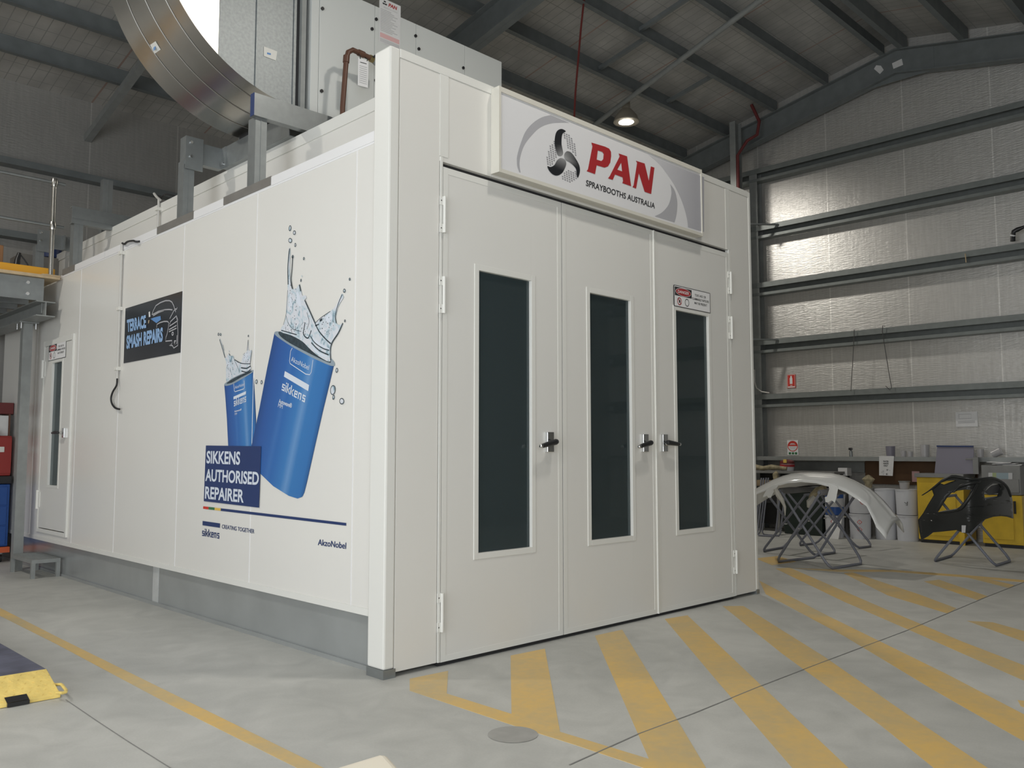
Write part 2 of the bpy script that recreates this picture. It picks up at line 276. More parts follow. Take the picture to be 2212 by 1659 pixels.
# ------------------------------------------------------------------ mesh builder
class MB:
    def __init__(self): self.v = []; self.f = []; self.mi = []; self.uv = {}; self.mats = []; self.cur = 0
    def use(self, m):
        m = M[m]
        if m not in self.mats: self.mats.append(m)
        self.cur = self.mats.index(m); return self
    def add(self, vs, fs, uvs=None):
        k = len(self.v); self.v += [Vector(p) for p in vs]
        for i, f in enumerate(fs):
            if uvs: self.uv[len(self.f)] = [uvs[j] for j in f]
            self.f.append([j + k for j in f]); self.mi.append(self.cur)
        return self
    def box(self, x0, x1, y0, y1, z0, z1):
        e = 0.00004 + 0.00022 * ((len(self.v) * 0.6180339) % 1.0) if len(self.v) else 0.0      # keep faces of neighbouring plates from coinciding
        x0 += e; x1 -= e; y0 += e; y1 -= e; z0 += e; z1 -= e
        vs = [(x, y, z) for x in (x0, x1) for y in (y0, y1) for z in (z0, z1)]
        return self.add(vs, [(0, 1, 3, 2), (4, 6, 7, 5), (0, 4, 5, 1), (2, 3, 7, 6), (0, 2, 6, 4), (1, 5, 7, 3)])
    def obox(self, c, ax, ay, az):
        c = Vector(c); ax = Vector(ax); ay = Vector(ay); az = Vector(az)
        vs = [c + sx * ax + sy * ay + sz * az for sx in (-1, 1) for sy in (-1, 1) for sz in (-1, 1)]
        return self.add(vs, [(0, 1, 3, 2), (4, 6, 7, 5), (0, 4, 5, 1), (2, 3, 7, 6), (0, 2, 6, 4), (1, 5, 7, 3)])
    def beam(self, p, q, w, h, up=(0, 0, 1)):
        p = Vector(p); q = Vector(q); d = (q - p); L = d.length; d.normalize(); up = Vector(up)
        s = d.cross(up).normalized(); t = s.cross(d).normalized()
        return self.obox((p + q) / 2, d * L / 2, s * w / 2, t * h / 2)
    def prism(self, pts, vec):
        n = len(pts); pts = [Vector(p) for p in pts]; vec = Vector(vec)
        tri = tessellate_polygon([pts])
        vs = pts + [p + vec for p in pts]; fs = [tuple(t) for t in tri] + [tuple(i + n for i in reversed(t)) for t in tri]
        fs += [(i, (i + 1) % n, n + (i + 1) % n, n + i) for i in range(n)]
        return self.add(vs, fs)
    def poly(self, loops, uvs=None):
        loops = [[Vector(p) for p in l] for l in loops]; tri = tessellate_polygon(loops)
        vs = [p for l in loops for p in l]
        return self.add(vs, [tuple(t) for t in tri], uvs)
    def quad(self, a, b, c, d, uvs=None): return self.add([a, b, c, d], [(0, 1, 2, 3)], uvs)
    def tube(self, pts, r, n=10, closed=False):
        pts = [Vector(p) for p in pts]; m = len(pts); rings = []; rs = r if isinstance(r, (list, tuple)) else [r] * m
        ref = None
        for i, p in enumerate(pts):
            if closed: t = pts[(i + 1) % m] - pts[i - 1]
            else: t = pts[min(i + 1, m - 1)] - pts[max(i - 1, 0)]
            t.normalize()
            if ref is None:
                ref = Vector((0, 0, 1)) if abs(t.z) < 0.9 else Vector((1, 0, 0))
            s = t.cross(ref).normalized(); ref = s.cross(t).normalized()
            rings.append([p + rs[i] * (math.cos(2 * math.pi * k / n) * s + math.sin(2 * math.pi * k / n) * ref) for k in range(n)])
        vs = [q for R in rings for q in R]; fs = []
        for i in range(m if closed else m - 1):
            a = i * n; b = ((i + 1) % m) * n
            fs += [(a + k, a + (k + 1) % n, b + (k + 1) % n, b + k) for k in range(n)]
        if not closed: fs += [tuple(range(n)), tuple(range((m - 1) * n, m * n))]
        return self.add(vs, fs)
    def cyl(self, p, q, r, n=20, r2=None): return self.tube([p, q], [r, r if r2 is None else r2], n)
    def lathe(self, c, prof, n=28):
        c = Vector(c); vs = []; fs = []; m = len(prof)
        for r, z in prof: vs += [c + Vector((r * math.cos(2 * math.pi * k / n), r * math.sin(2 * math.pi * k / n), z)) for k in range(n)]
        for i in range(m - 1): fs += [(i * n + k, i * n + (k + 1) % n, (i + 1) * n + (k + 1) % n, (i + 1) * n + k) for k in range(n)]
        if prof[0][0] > 1e-5: fs.append(tuple(range(n)))
        if prof[-1][0] > 1e-5: fs.append(tuple(range((m - 1) * n, m * n)))
        return self.add(vs, fs)
    def ribbon(self, pts, w, nrm, closed=False):
        pts = [Vector(p) for p in pts]; nrm = Vector(nrm); m = len(pts); L = []; R = []
        for i, p in enumerate(pts):
            t = (pts[(i + 1) % m] - pts[i - 1]) if closed else (pts[min(i + 1, m - 1)] - pts[max(i - 1, 0)])
            s = t.normalized().cross(nrm).normalized() * w / 2; L.append(p + s); R.append(p - s)
        fs = [(i, (i + 1) % m, m + (i + 1) % m, m + i) for i in range(m if closed else m - 1)]
        return self.add(L + R, fs)
    def ellipse(self, c, a, b, n=28):
        c = Vector(c); a = Vector(a); b = Vector(b)
        return self.add([c + math.cos(2 * math.pi * k / n) * a + math.sin(2 * math.pi * k / n) * b for k in range(n)], [tuple(range(n))])
    def ring(self, c, a, b, t, n=32):
        c = Vector(c); a = Vector(a); b = Vector(b); la, lb = a.length, b.length
        o = [c + math.cos(2 * math.pi * k / n) * a + math.sin(2 * math.pi * k / n) * b for k in range(n)]
        i = [c + math.cos(2 * math.pi * k / n) * a * (1 - t / la) + math.sin(2 * math.pi * k / n) * b * (1 - t / lb) for k in range(n)]
        return self.add(o + i, [(k, (k + 1) % n, n + (k + 1) % n, n + k) for k in range(n)])
    def text(self, body, bl, br, tl, bold=0.0):
        vs, fs = text_geo(body, bold)
        bl = Vector(bl); ex = Vector(br) - bl; ey = Vector(tl) - bl
        return self.add([bl + ex * x + ey * y for x, y in vs], fs)
    def build(self, name, parent=None, bevel=0.0, smooth=False, solid=0.0):
        me = bpy.data.meshes.new(name); org = Vector((0, 0, 0))
        if parent is not None: org = Vector(parent['_org'])
        else:
            lo = [min(p[i] for p in self.v) for i in range(3)]; hi = [max(p[i] for p in self.v) for i in range(3)]
            org = Vector(((lo[0] + hi[0]) / 2, (lo[1] + hi[1]) / 2, lo[2]))
        me.from_pydata([p - org for p in self.v], [], self.f)
        for m in self.mats: me.materials.append(m)
        me.polygons.foreach_set('material_index', self.mi)
        if self.uv:
            ul = me.uv_layers.new(name='UVMap')
            for fi, cs in self.uv.items():
                p = me.polygons[fi]
                for k, li in enumerate(p.loop_indices): ul.data[li].uv = cs[k]
        me.update()
        bm = bmesh.new(); bm.from_mesh(me); bmesh.ops.recalc_face_normals(bm, faces=bm.faces)
        if smooth:
            for f in bm.faces: f.smooth = True
            for e in bm.edges:
                if len(e.link_faces) == 2 and e.calc_face_angle(0) > 0.7: e.smooth = False
        bm.to_mesh(me); bm.free()
        o = bpy.data.objects.new(name, me); COL.objects.link(o)
        if parent is not None: o.parent = parent; o['_org'] = list(org)
        else: o.location = org; o['_org'] = list(org)
        if solid:
            s = o.modifiers.new('thick', 'SOLIDIFY'); s.thickness = solid; s.offset = 0
        if bevel:
            b = o.modifiers.new('bevel', 'BEVEL'); b.width = bevel; b.segments = 2; b.limit_method = 'ANGLE'; b.angle_limit = math.radians(40)
        return o
_tcache = {}
def text_geo(body, bold):
    key = (body, bold)
    if key in _tcache: return _tcache[key]
    cu = bpy.data.curves.new('txt', 'FONT'); cu.body = body; cu.size = 1.0; cu.offset = bold; cu.resolution_u = 4
    ob = bpy.data.objects.new('txt', cu); COL.objects.link(ob)
    bpy.context.view_layer.update()
    dg = bpy.context.evaluated_depsgraph_get(); me = bpy.data.meshes.new_from_object(ob.evaluated_get(dg))
    vs = [(v.co.x, v.co.y) for v in me.vertices]; fs = [tuple(p.vertices) for p in me.polygons]
    x0 = min(v[0] for v in vs); x1 = max(v[0] for v in vs)
    cap = 0.73 if not any(ch.islower() for ch in body) or any(ch in 'AkldbhtfMNS' for ch in body) else 0.73
    vs = [((x - x0) / (x1 - x0), y / cap) for x, y in vs]
    bpy.data.objects.remove(ob); bpy.data.curves.remove(cu); bpy.data.meshes.remove(me)
    _tcache[key] = (vs, fs); return vs, fs

def smooth(pts, closed=False, n=4):
    """Catmull-Rom through 2D or 3D points"""
    P = [np.array(p, float) for p in pts]; m = len(P); out = []
    for i in range(m if closed else m - 1):
        g = (lambda k: P[k % m]) if closed else (lambda k: P[min(max(k, 0), m - 1)])
        a, b, c, d = g(i - 1), g(i), g(i + 1), g(i + 2)
        for k in range(n):
            t = k / n; out.append(0.5 * (2 * b + (c - a) * t + (2 * a - 5 * b + 4 * c - d) * t * t + (3 * b - a - 3 * c + d) * t ** 3))
    if not closed: out.append(P[-1])
    return [tuple(float(x) for x in q) for q in out]
def thing(name, loc, label, cat, group=None):
    o = bpy.data.objects.new(name, None); COL.objects.link(o); o.location = loc; o['_org'] = list(loc)
    o.empty_display_size = 0.1
    return tag(o, label, cat, group)
def tag(o, label, cat, group=None):
    o['label'] = label; o['category'] = cat
    if group: o['group'] = group
    return o
def struct(o): o['kind'] = 'structure'; return o
ORD = ['first', 'second', 'third', 'fourth', 'fifth', 'sixth', 'seventh', 'eighth', 'ninth', 'tenth']

# ================================================================== SETTING
XW, XL, YB, YF = 11.4, -9.0, 9.25, -7.3
RIDGE_Y, RIDGE_Z, SLOPE = 0.97, 8.40, 0.2
def roof_z(y): return RIDGE_Z - SLOPE * abs(y - RIDGE_Y)
floor = struct(MB().use('concrete').box(XL - 3, XW + 0.1, YF - 3, YB + 0.1, -0.12, 0).build('floor'))
def gable(x0, x1, holes=None):
    mb = MB().use('foil')
    return mb
mb = MB().use('foil'); mb.prism([(XW, YF, 0), (XW, YB, 0), (XW, YB, roof_z(YB)), (XW, RIDGE_Y, RIDGE_Z), (XW, YF, roof_z(YF))], (0.1, 0, 0)); struct(mb.build('wall_right'))
mb = MB().use('foilback').box(XL, XW, YB, YB + 0.1, 0, roof_z(YB)); struct(mb.build('wall_back'))
mb = MB().use('foilback'); mb.box(XL, -8.0, YF - 0.1, YF, 0, roof_z(YF)); mb.box(-2.4, XW, YF - 0.1, YF, 0, roof_z(YF)); mb.box(-8.0, -2.4, YF - 0.1, YF, 4.4, roof_z(YF)); struct(mb.build('wall_front'))
mb = MB().use('foilback'); mb.box(XL - 0.1, XL, YF, -5.1, 0, roof_z(YF)); mb.box(XL - 0.1, XL, -5.1, 0.0, 4.4, roof_z(YF)); mb.box(XL - 0.1, XL, 0.0, YB, 0, roof_z(YB))
mb.prism([(XL, YF, roof_z(YF)), (XL, YB, roof_z(YB)), (XL, RIDGE_Y, RIDGE_Z)], (-0.1, 0, 0)); struct(mb.build('wall_left'))
mb = MB().use('roof')
for y in (YF, YB):
    mb.prism([(XL, RIDGE_Y, RIDGE_Z), (XL, y, roof_z(y)), (XL, y, roof_z(y) + 0.05), (XL, RIDGE_Y, RIDGE_Z + 0.05)], (XW - XL, 0, 0))
struct(mb.build('ceiling'))
# --- floor markings (paint and saw cuts are parts of the floor)
def stripe(pix, z=0.0015, name='painted_stripe', m='linepaint'):
    return MB().use(m).prism([Gp(u, v, z) for u, v in pix], (0, 0, -0.0012)).build(name, floor)
HATCH = [
 [(885, 1466), (968, 1449), (965, 1499), (885, 1492)],
 [(1103, 1416), (1177, 1401), (1210, 1582), (1105, 1545)],
 [(1285, 1373), (1344, 1360), (1460, 1550), (1527, 1662), (1412, 1662)],
 [(1436, 1337), (1485, 1329), (1645, 1481), (1833, 1659), (2060, 1874), (1890, 1862), (1712, 1659), (1551, 1473)],
 [(1561, 1309), (1606, 1309), (1780, 1418), (1951, 1537), (2134, 1659), (2320, 1783), (2215, 1810), (2018, 1659), (1902, 1566), (1690, 1412)],
 [(1640, 1254), (1790, 1331), (2047, 1457), (2212, 1543), (2300, 1588), (2300, 1660), (2212, 1601), (2015, 1489), (1822, 1373), (1654, 1283)],
 [(1675, 1228), (1706, 1226), (1918, 1318), (2079, 1386), (2212, 1437), (2330, 1483), (2330, 1522), (2212, 1470), (1963, 1360), (1822, 1299)],
 [(1822, 1238), (1841, 1236), (1983, 1283), (2066, 1314), (2047, 1325), (1918, 1286)],
 [(2089, 1341), (2144, 1344), (2212, 1363), (2280, 1382), (2280, 1410), (2212, 1386)],
 [(1996, 1256), (2028, 1252), (2134, 1288), (2111, 1296)],
 [(2092, 1248), (2112, 1246), (2192, 1264), (2179, 1270)],
 [(1632, 1206), (1680, 1201), (1720, 1213), (1668, 1221)],
]
for p in HATCH: stripe(p)
stripe([(886, 1492), (965, 1498), (1105, 1542), (1211, 1581), (1398, 1638), (1460, 1657), (1460, 1680), (1392, 1659), (1243, 1609), (1104, 1565)], 0.0012, 'painted_border_line')
stripe([(1706, 1227), (1809, 1230), (1928, 1231), (2095, 1243), (2212, 1253), (2212, 1258), (2095, 1248), (1928, 1235), (1809, 1235)], 0.0012, 'painted_border_line')
stripe([(2198, 1512), (2260, 1520), (2260, 1545), (2205, 1525)])
stripe([(-260, 1204), (0, 1313), (134, 1381), (431, 1527), (700, 1659), (900, 1757), (840, 1757), (635, 1655), (366, 1521), (122, 1391), (0, 1330), (-260, 1218)], 0.0015, 'painted_lane_line')
def joint(pix, w=0.008):
    pts = [Gp(u, v, 0.0022) for u, v in pix]
    return MB().use('greyslab').ribbon(pts, w, (0, 0, 1)).build('saw_cut_joint', floor)
joint([(1230, 1652), (1379, 1585), (1500, 1540), (1642, 1482), (1790, 1425), (1963, 1360), (2134, 1288), (2230, 1250)])
joint([(142, 1511), (211, 1558), (281, 1604), (366, 1657), (480, 1728)], 0.004)
M['stain'] = mat('faint_oil_stain', (0.40, 0.395, 0.375), 0.5, noise=0.12, nscale=9)
mb = MB().use('stain'); c = Gp(1108, 1586, 0.002)
mb.ellipse(c, (0.125, 0, 0), (0, 0.125, 0)); mb.build('round_oil_stain', floor)

# --- end wall girts, columns, rafters, purlins
gz = [6.72, 5.62, 4.54, 3.46, 2.45]
def girt(mb, xi, xo, y0, y1, z):                    # lipped channel lying open towards the room
    t = 0.006
    mb.box(xi, xo, y0, y1, z - t, z); mb.box(xi, xi + t, y0, y1, z - 0.095, z - t); mb.box(xo - t, xo, y0, y1, z - 0.235, z - t)
    mb.box(xi, xo - t, y0, y1, z - 0.241, z - 0.235); mb.box(xi, xi + t, y0, y1, z - 0.235, z - 0.19); return mb
for i, z in enumerate(gz):
    tag(girt(MB().use('girt'), 11.2, XW - 0.005, YF + 0.1, YB - 0.1, z).build('wall_girt'), '%s horizontal grey steel girt down from the roof on the foil end wall' % ORD[i], 'girt', 'girts across the end wall')
for i, z in enumerate((5.47, 4.43)):
    mb = MB().use('steeld'); mb.box(XL + 0.2, XW - 0.25, YB - 0.2, YB - 0.005, z - 0.006, z); mb.box(XL + 0.2, XW - 0.25, YB - 0.206, YB - 0.2, z - 0.006, z + 0.09)
    tag(mb.build('wall_girt'), ['upper', 'lower'][i] + ' dark steel girt on the shadowed wall behind the booth', 'girt', 'girts on the back wall')
# the shelf ledge is the lowest girt, level with the bench
mb = MB().use('galvd'); mb.box(11.0, XW - 0.005, YF + 0.1, 5.0, 1.28, 1.29); mb.box(10.99, 11.0, YF + 0.1, 5.0, 1.24, 1.31)
tag(mb.build('wall_shelf'), 'grey steel ledge used as a shelf along the foil end wall', 'shelf')
def icol(name, x, y, h, d=0.2, w=0.1):
    mb = MB().use('galvd'); mb.box(x - d / 2, x - d / 2 + 0.012, y - w / 2, y + w / 2, 0, h); mb.box(x + d / 2 - 0.012, x + d / 2, y - w / 2, y + w / 2, 0, h); mb.box(x - d / 2, x + d / 2, y - 0.005, y + 0.005, 0, h)
    return mb.build(name)
tag(icol('steel_column', 10.85, 3.82, roof_z(3.8) - 0.26, 0.22, 0.12), 'grey steel column rising to the roof beside the booth corner', 'column')
tag(icol('steel_column', 11.3, 3.68, 6.65, 0.18, 0.16), 'grey steel column fixed to the foil wall behind the red pipe', 'column')
tag(MB().use('redd').tube([(10.74, 3.72, 0), (10.74, 3.72, 6.9), (10.80, 3.55, 7.15), (10.9, 3.40, 7.25), (10.92, 3.36, 7.5), (10.9, 3.5, 7.85)], 0.03, 10).build('red_pipe', smooth=True), 'dark red steel pipe running up beside the booth right edge', 'pipe')
def rafter(x, lbl):
    r = thing('roof_rafter', (x, RIDGE_Y, 6.5), lbl, 'rafter', 'portal rafters')
    for y0 in (YB - 0.2, YF + 0.2):
        zt = lambda y: roof_z(y) - 0.255
        mb = MB().use('steeld'); p = (x, RIDGE_Y, zt(RIDGE_Y)); q = (x, y0, zt(y0)); n = Vector((0, 0, 1))
        for dz, w, h in ((-0.008, 0.19, 0.016), (-0.21, 0.012, 0.42), (-0.412, 0.19, 0.016)):
            mb.beam((x, RIDGE_Y, p[2] + dz), (x, y0, q[2] + dz), w, h)
        mb.build('rafter_arm', r)
    mb = MB().use('steeld'); z = roof_z(RIDGE_Y) - 0.255
    mb.prism([(x - 0.012, RIDGE_Y - 0.6, z - 0.13), (x - 0.012, RIDGE_Y, z - 0.005), (x - 0.012, RIDGE_Y + 0.6, z - 0.13), (x - 0.012, RIDGE_Y + 0.6, z - 0.53), (x - 0.012, RIDGE_Y + 0.25, z - 0.53), (x - 0.012, RIDGE_Y - 0.25, z - 0.53), (x - 0.012, RIDGE_Y - 0.6, z - 0.53)], (0.024, 0, 0))
    mb.build('ridge_gusset', r); return r
re = rafter(11.22, 'steel portal rafter against the foil end wall, ridge patches pasted on it')
for px in ([(1888, 149), (1893, 141), (1903, 142), (1909, 151), (1901, 160)], [(1927, 137), (1948, 127), (1951, 140), (1930, 149)]):
    MB().use('paper').prism([Ep(u, v, 11.205) for u, v in px], (-0.004, 0, 0)).build('pasted_paper_patch', re)
rafter(4.62, 'dark steel portal rafter crossing above the spray booth')
rafter(-1.9, 'dark steel portal rafter over the left part of the shed')
PUR = [8.2, 7.2, 6.2, 5.2, 4.22, 3.2, 2.2, 1.2, 0.82, -0.12, -1.1, -2.1, -3.1, -4.1, -5.1, -6.1, -7.0]
names = ['purlin nearest the back eave', 'second purlin in from the back eave', 'third purlin in from the back eave', 'fourth purlin in from the back eave', 'fourth purlin down from the ridge, lamp side',
         'third purlin down from the ridge, lamp side', 'second purlin down from the ridge, lamp side', 'ridge purlin on the lamp side', 'ridge purlin on the camera side', 'first purlin down past the ridge, camera side',
         'second purlin past the ridge, camera side', 'third purlin past the ridge, camera side', 'fourth purlin past the ridge, camera side', 'fifth purlin past the ridge, camera side', 'sixth purlin past the ridge, camera side', 'seventh purlin past the ridge, camera side', 'purlin nearest the front eave']
for y, nm in zip(PUR, names):
    z = roof_z(y) - 0.012; mb = MB().use('steeld'); s = 1 if y > RIDGE_Y else -1
    mb.box(XL + 0.1, XW - 0.1, y - 0.006, y + 0.006, z - 0.245, z); mb.box(XL + 0.1, XW - 0.1, y - 0.04 - 0.04 * s, y + 0.04 - 0.04 * s, z - 0.245, z - 0.237)
    tag(mb.build('roof_purlin'), 'long dark steel ' + nm, 'purlin', 'roof purlins')
# roof strut that carries the lamp, bridging between purlins, and the knee brace on the back wall
yz = lambda y, d: (y, roof_z(y) - d)
tag(MB().use('galvd').tube([(7.6, 0.9, 8.02), (8.28, 4.7, 7.34), (8.62, 6.6, 6.96)], 0.045, 10).build('roof_strut', smooth=True), 'grey round steel strut slanting under the purlins near the lamp', 'strut')
tag(MB().use('galvd').beam((1.155, 9.245, 6.16), (1.28, 7.42, 6.84), 0.1, 0.1).build('knee_brace'), 'grey steel knee brace from back wall up to the roof behind duct', 'brace')
for i, (x, y0, y1) in enumerate([(7.3, 3.2, 4.2), (7.05, 2.2, 3.2), (9.2, 3.2, 4.2)]):
    tag(MB().use('steeld').beam((x, y0, roof_z(y0) - 0.14), (x, y1, roof_z(y1) - 0.14), 0.06, 0.06).build('purlin_bridging'), ['bridging bar between purlins just up-left of the lamp', 'bridging bar between the two purlins above the lamp, higher up', 'bridging bar between purlins right of the lamp'][i], 'bridging', 'purlin bridging')
tag(MB().use('redcable').tube([on(1268, -60, 'y', 3.2), on(1255, 60, 'y', 3.15), on(1243, 200, 'y', 3.1), on(1238, 300, 'y', 3.1), (4.5, 3.1, 4.1)], 0.014, 8).build('hanging_air_hose', smooth=True), 'thin dark red hose hanging from the roof behind the fascia sign', 'hose')

# lamps
def highbay(x, y, z, lbl, k=1.0):
    t = thing('high_bay_lamp', (x, y, z), lbl, 'lamp', 'high bay lamps')
    MB().use('lampbody').lathe((x, y, z), [(0.22, 0.0), (0.225, 0.01), (0.19, 0.11), (0.10, 0.22), (0.075, 0.24), (0.07, 0.38), (0.0, 0.38)], 28).build('reflector', t, smooth=True)
    MB().use('lampglow').lathe((x, y, z + 0.02), [(0.0, -0.035), (0.10, -0.03), (0.19, 0.0), (0.0, 0.01)], 24).build('diffuser', t, smooth=True)
    MB().use('cable').cyl((x, y, z + 0.38), (x, y, roof_z(y) - 0.2), 0.012, 8).build('suspension_rod', t)
    l = bpy.data.lights.new('lamp_light', 'SPOT'); l.energy = LAMP_W * 4 * k; l.spot_size = math.radians(165); l.spot_blend = 0.5; l.shadow_soft_size = 0.2; l.color = (1.0, 0.95, 0.86)
    o = bpy.data.objects.new('lamp_light', l); COL.objects.link(o); o.parent = t; o.location = (0, 0, -0.06); return t
highbay(8.45, 4.55, 7.13, 'lit round high bay lamp hanging above the fascia sign')
for i, (x, y, z) in enumerate([(1.7, -2.0, 7.05), (-5.0, -3.4, 7.0), (-4.6, 4.5, 7.0)]):
    highbay(x, y, z, ['lamp in front of the booth doors, out of the photo', 'added fill lamp over the photographer, out of the photo', 'lamp beyond the left edge over the mezzanine side'][i], [0.55, 0.8, 1.0][i])  # the lamp over the photographer is unseen, added to give more light

# ================================================================== SPRAY BOOTH
BW, BH, BL = 4.55, 4.04, 8.7
booth = thing('spray_booth', (0, 0, 0), 'large white spray booth with three tall windowed doors in front and murals on its side', 'spray booth')
NF = Vector((0, -1, 0)); NS = Vector((-1, 0, 0))
# --- front: left jamb panel, right jamb panel, header, corner posts
def panel(x0, x1, z0, z1, name='front_panel', m='white', y0=0.0, y1=0.09):
    return MB().use(m).box(x0, x1, y0, y1, z0, z1).build(name, booth, bevel=0.003)
panel(0.085, 0.425, 0.03, BH - 0.06)
panel(4.145, BW - 0.05, 0.03, BH - 0.06)
for x0, x1 in ((0.425, 0.915), (0.918, 2.2), (2.203, 3.545), (3.548, 4.143)): panel(x0, x1, 3.37, BH - 0.06, 'header_panel')
mb = MB().use('trim'); mb.box(0.0, 0.082, -0.004, 0.17, 0.055, BH); mb.build('corner_post', booth, bevel=0.012)
mb = MB().use('trim'); mb.box(BW - 0.048, BW, -0.004, 0.17, 0.04, BH); mb.build('corner_post', booth, bevel=0.01)
mb = MB().use('galv'); mb.box(-0.004, 0.09, -0.008, 0.17, 0, 0.055); mb.build('post_shoe', booth)
mb = MB().use('galv'); mb.box(BW - 0.052, BW + 0.004, -0.008, 0.17, 0, 0.04); mb.build('post_shoe', booth)
MB().use('trim').box(0.082, BW - 0.048, -0.006, 0.12, BH - 0.06, BH).build('top_rail', booth, bevel=0.003)
MB().use('trim').box(0.432, 0.45, -0.006, 0.05, 0.03, 3.40).build('door_jamb_strip', booth)
MB().use('trim').box(4.11, 4.128, -0.006, 0.05, 0.03, 3.37).build('door_jamb_strip', booth)
MB().use('trim').box(0.425, 0.50, -0.004, 0.01, 3.405, BH - 0.06).build('header_cover_strip', booth)
MB().use('trim').box(4.07, 4.143, -0.003, 0.01, 3.37, BH - 0.06).build('header_cover_strip', booth)
MB().use('dark').box(0.44, 4.13, 0.035, 0.06, 3.335, 3.375).build('door_head_gap', booth)
MB().use('dark').box(0.45, 4.11, 0.02, 0.05, 0.0, 0.028).build('door_foot_gap', booth)
# --- doors
def handle(leaf, xc, zc, way, xt=None):
    mb = MB().use('chrome'); mb.box(xc - 0.036, xc + 0.036, -0.03, 0.0, zc - 0.075, zc + 0.075)
    mb.use('chrome').cyl((xc, -0.036, zc - 0.005), (xc, -0.066, zc - 0.005), 0.018, 16)
    tilt = -0.035
    p0 = Vector((xc - 0.03 * way, -0.066, zc + 0.005)); p1 = Vector((xc + 0.165 * way, -0.07, zc + (tilt if way < 0 else -0.012)))
    mb.use('black').tube([p0, p0.lerp(p1, 0.1), p0.lerp(p1, 0.5), p0.lerp(p1, 0.88)], [0.018, 0.023, 0.02, 0.016], 12)
    mb.use('chrome').tube([p0.lerp(p1, 0.88), p0.lerp(p1, 0.97), p1], [0.015, 0.014, 0.006], 12)
    o = mb.build('door_handle', leaf, bevel=0.003); o['label'] = 'chrome door handle with black lever'
def hinge(leaf, x, z, h=0.27):
    mb = MB().use('trim'); mb.box(x - 0.028, x + 0.002, -0.012, -0.003, z - h / 2, z - h / 2 + 0.06); mb.box(x - 0.028, x + 0.002, -0.012, -0.003, z + h / 2 - 0.06, z + h / 2)
    mb.cyl((x + 0.006, -0.018, z - h / 2), (x + 0.006, -0.018, z + h / 2), 0.011, 12); mb.box(x + 0.006, x + 0.03, -0.01, -0.003, z - h / 2 + 0.06, z + h / 2 - 0.06)
    mb.use('inkblack')
    for dz in (-h / 2 + 0.03, h / 2 - 0.03): mb.box(x - 0.021, x - 0.014, -0.0135, -0.011, z + dz - 0.004, z + dz + 0.004)
    mb.build('hinge', leaf)
ZB, ZT, WZ0, WZ1 = 0.028, 3.335, 0.705, 2.668
LEAVES = [(0.455, 1.655, 0.788, 1.318), (1.662, 2.862, 1.993, 2.525), (2.869, 4.105, 3.191, 3.724)]
for k, (a, b, wa, wb) in enumerate(LEAVES):
    mb = MB().use('white2')
    mb.box(a, wa, -0.002, 0.05, ZB, ZT); mb.box(wb, b, -0.002, 0.05, ZB, ZT); mb.box(wa, wb, -0.002, 0.05, ZB, WZ0); mb.box(wa, wb, -0.002, 0.05, WZ1, ZT)
    leaf = mb.build('door_leaf', booth)
    mb = MB().use('trim')
    for x0, x1 in ((a, a + 0.045), (b - 0.045, b)): mb.box(x0, x1, -0.0045, 0.0, ZB, ZT)
    mb.box(a + 0.045, b - 0.045, -0.0045, 0.0, ZB, ZB + 0.04); mb.box(a + 0.045, b - 0.045, -0.0045, 0.0, ZT - 0.045, ZT)
    mb.build('edge_trim', leaf)
    mb = MB().use('trim'); t = 0.042
    mb.box(wa - t, wa, -0.007, 0.0, WZ0 - t, WZ1 + t); mb.box(wb, wb + t, -0.007, 0.0, WZ0 - t, WZ1 + t); mb.box(wa, wb, -0.007, 0.0, WZ0 - t, WZ0); mb.box(wa, wb, -0.007, 0.0, WZ1, WZ1 + t)
    mb.build('window_frame', leaf, bevel=0.002)
    MB().use('glass').box(wa, wb, 0.020, 0.026, WZ0, WZ1).build('window_pane', leaf)
    mb = MB().use('film')
    if k == 0: mb.poly([[(wb - 0.065, 0.03, WZ0), (wb + 0.0, 0.03, WZ0), (wb + 0.0, 0.03, WZ1), (wb - 0.075, 0.03, WZ1), (wb - 0.055, 0.03, 2.2), (wb - 0.062, 0.03, 1.4), (wb - 0.055, 0.03, 1.0)]]); mb.poly([[(wa, 0.031, 2.565), (wb, 0.031, 2.64), (wb, 0.031, WZ1), (wa, 0.031, WZ1)]]); mb.poly([[(wb - 0.11, 0.031, WZ0), (wb, 0.031, WZ0), (wb, 0.031, 0.80), (wb - 0.05, 0.031, 0.78)]])
    if k == 1: mb.poly([[(wb - 0.065, 0.03, WZ0), (wb, 0.03, WZ0), (wb, 0.03, WZ1), (wb - 0.09, 0.03, WZ1), (wb - 0.055, 0.03, 2.5), (wb - 0.06, 0.03, 1.5)]])
    if k == 2: mb.poly([[(wb - 0.075, 0.03, WZ0), (wb, 0.03, WZ0), (wb, 0.03, WZ1), (wb - 0.085, 0.03, WZ1), (wb - 0.08, 0.03, 1.5)]]); mb.poly([[(wa, 0.031, 2.55), (wb - 0.08, 0.031, 2.555), (wb - 0.05, 0.031, 2.62), (wb, 0.031, WZ1), (wa, 0.031, WZ1)]])
    o = mb.build('masking_film', leaf); o['label'] = 'bluish plastic film taped behind the glass'
    p = {0: Fp(1184, 955), 1: Fp(1390, 957), 2: Fp(1432, 957)}[k]
    handle(leaf, p.x, p.z, 1 if k == 2 else -1)
    if k == 0:
        for z in (3.0, 2.45, 0.35): hinge(leaf, 0.452, z, 0.25)
    if k == 2:
        for u, v in ((1573, 611), (1576, 708), (1585, 1214)): hinge(leaf, 4.112, Fp(u, v).z, 0.22)
        dl = leaf
MB().use('trim').box(2.857, 2.873, -0.014, 0.0, ZB, ZT).build('meeting_strip', booth)
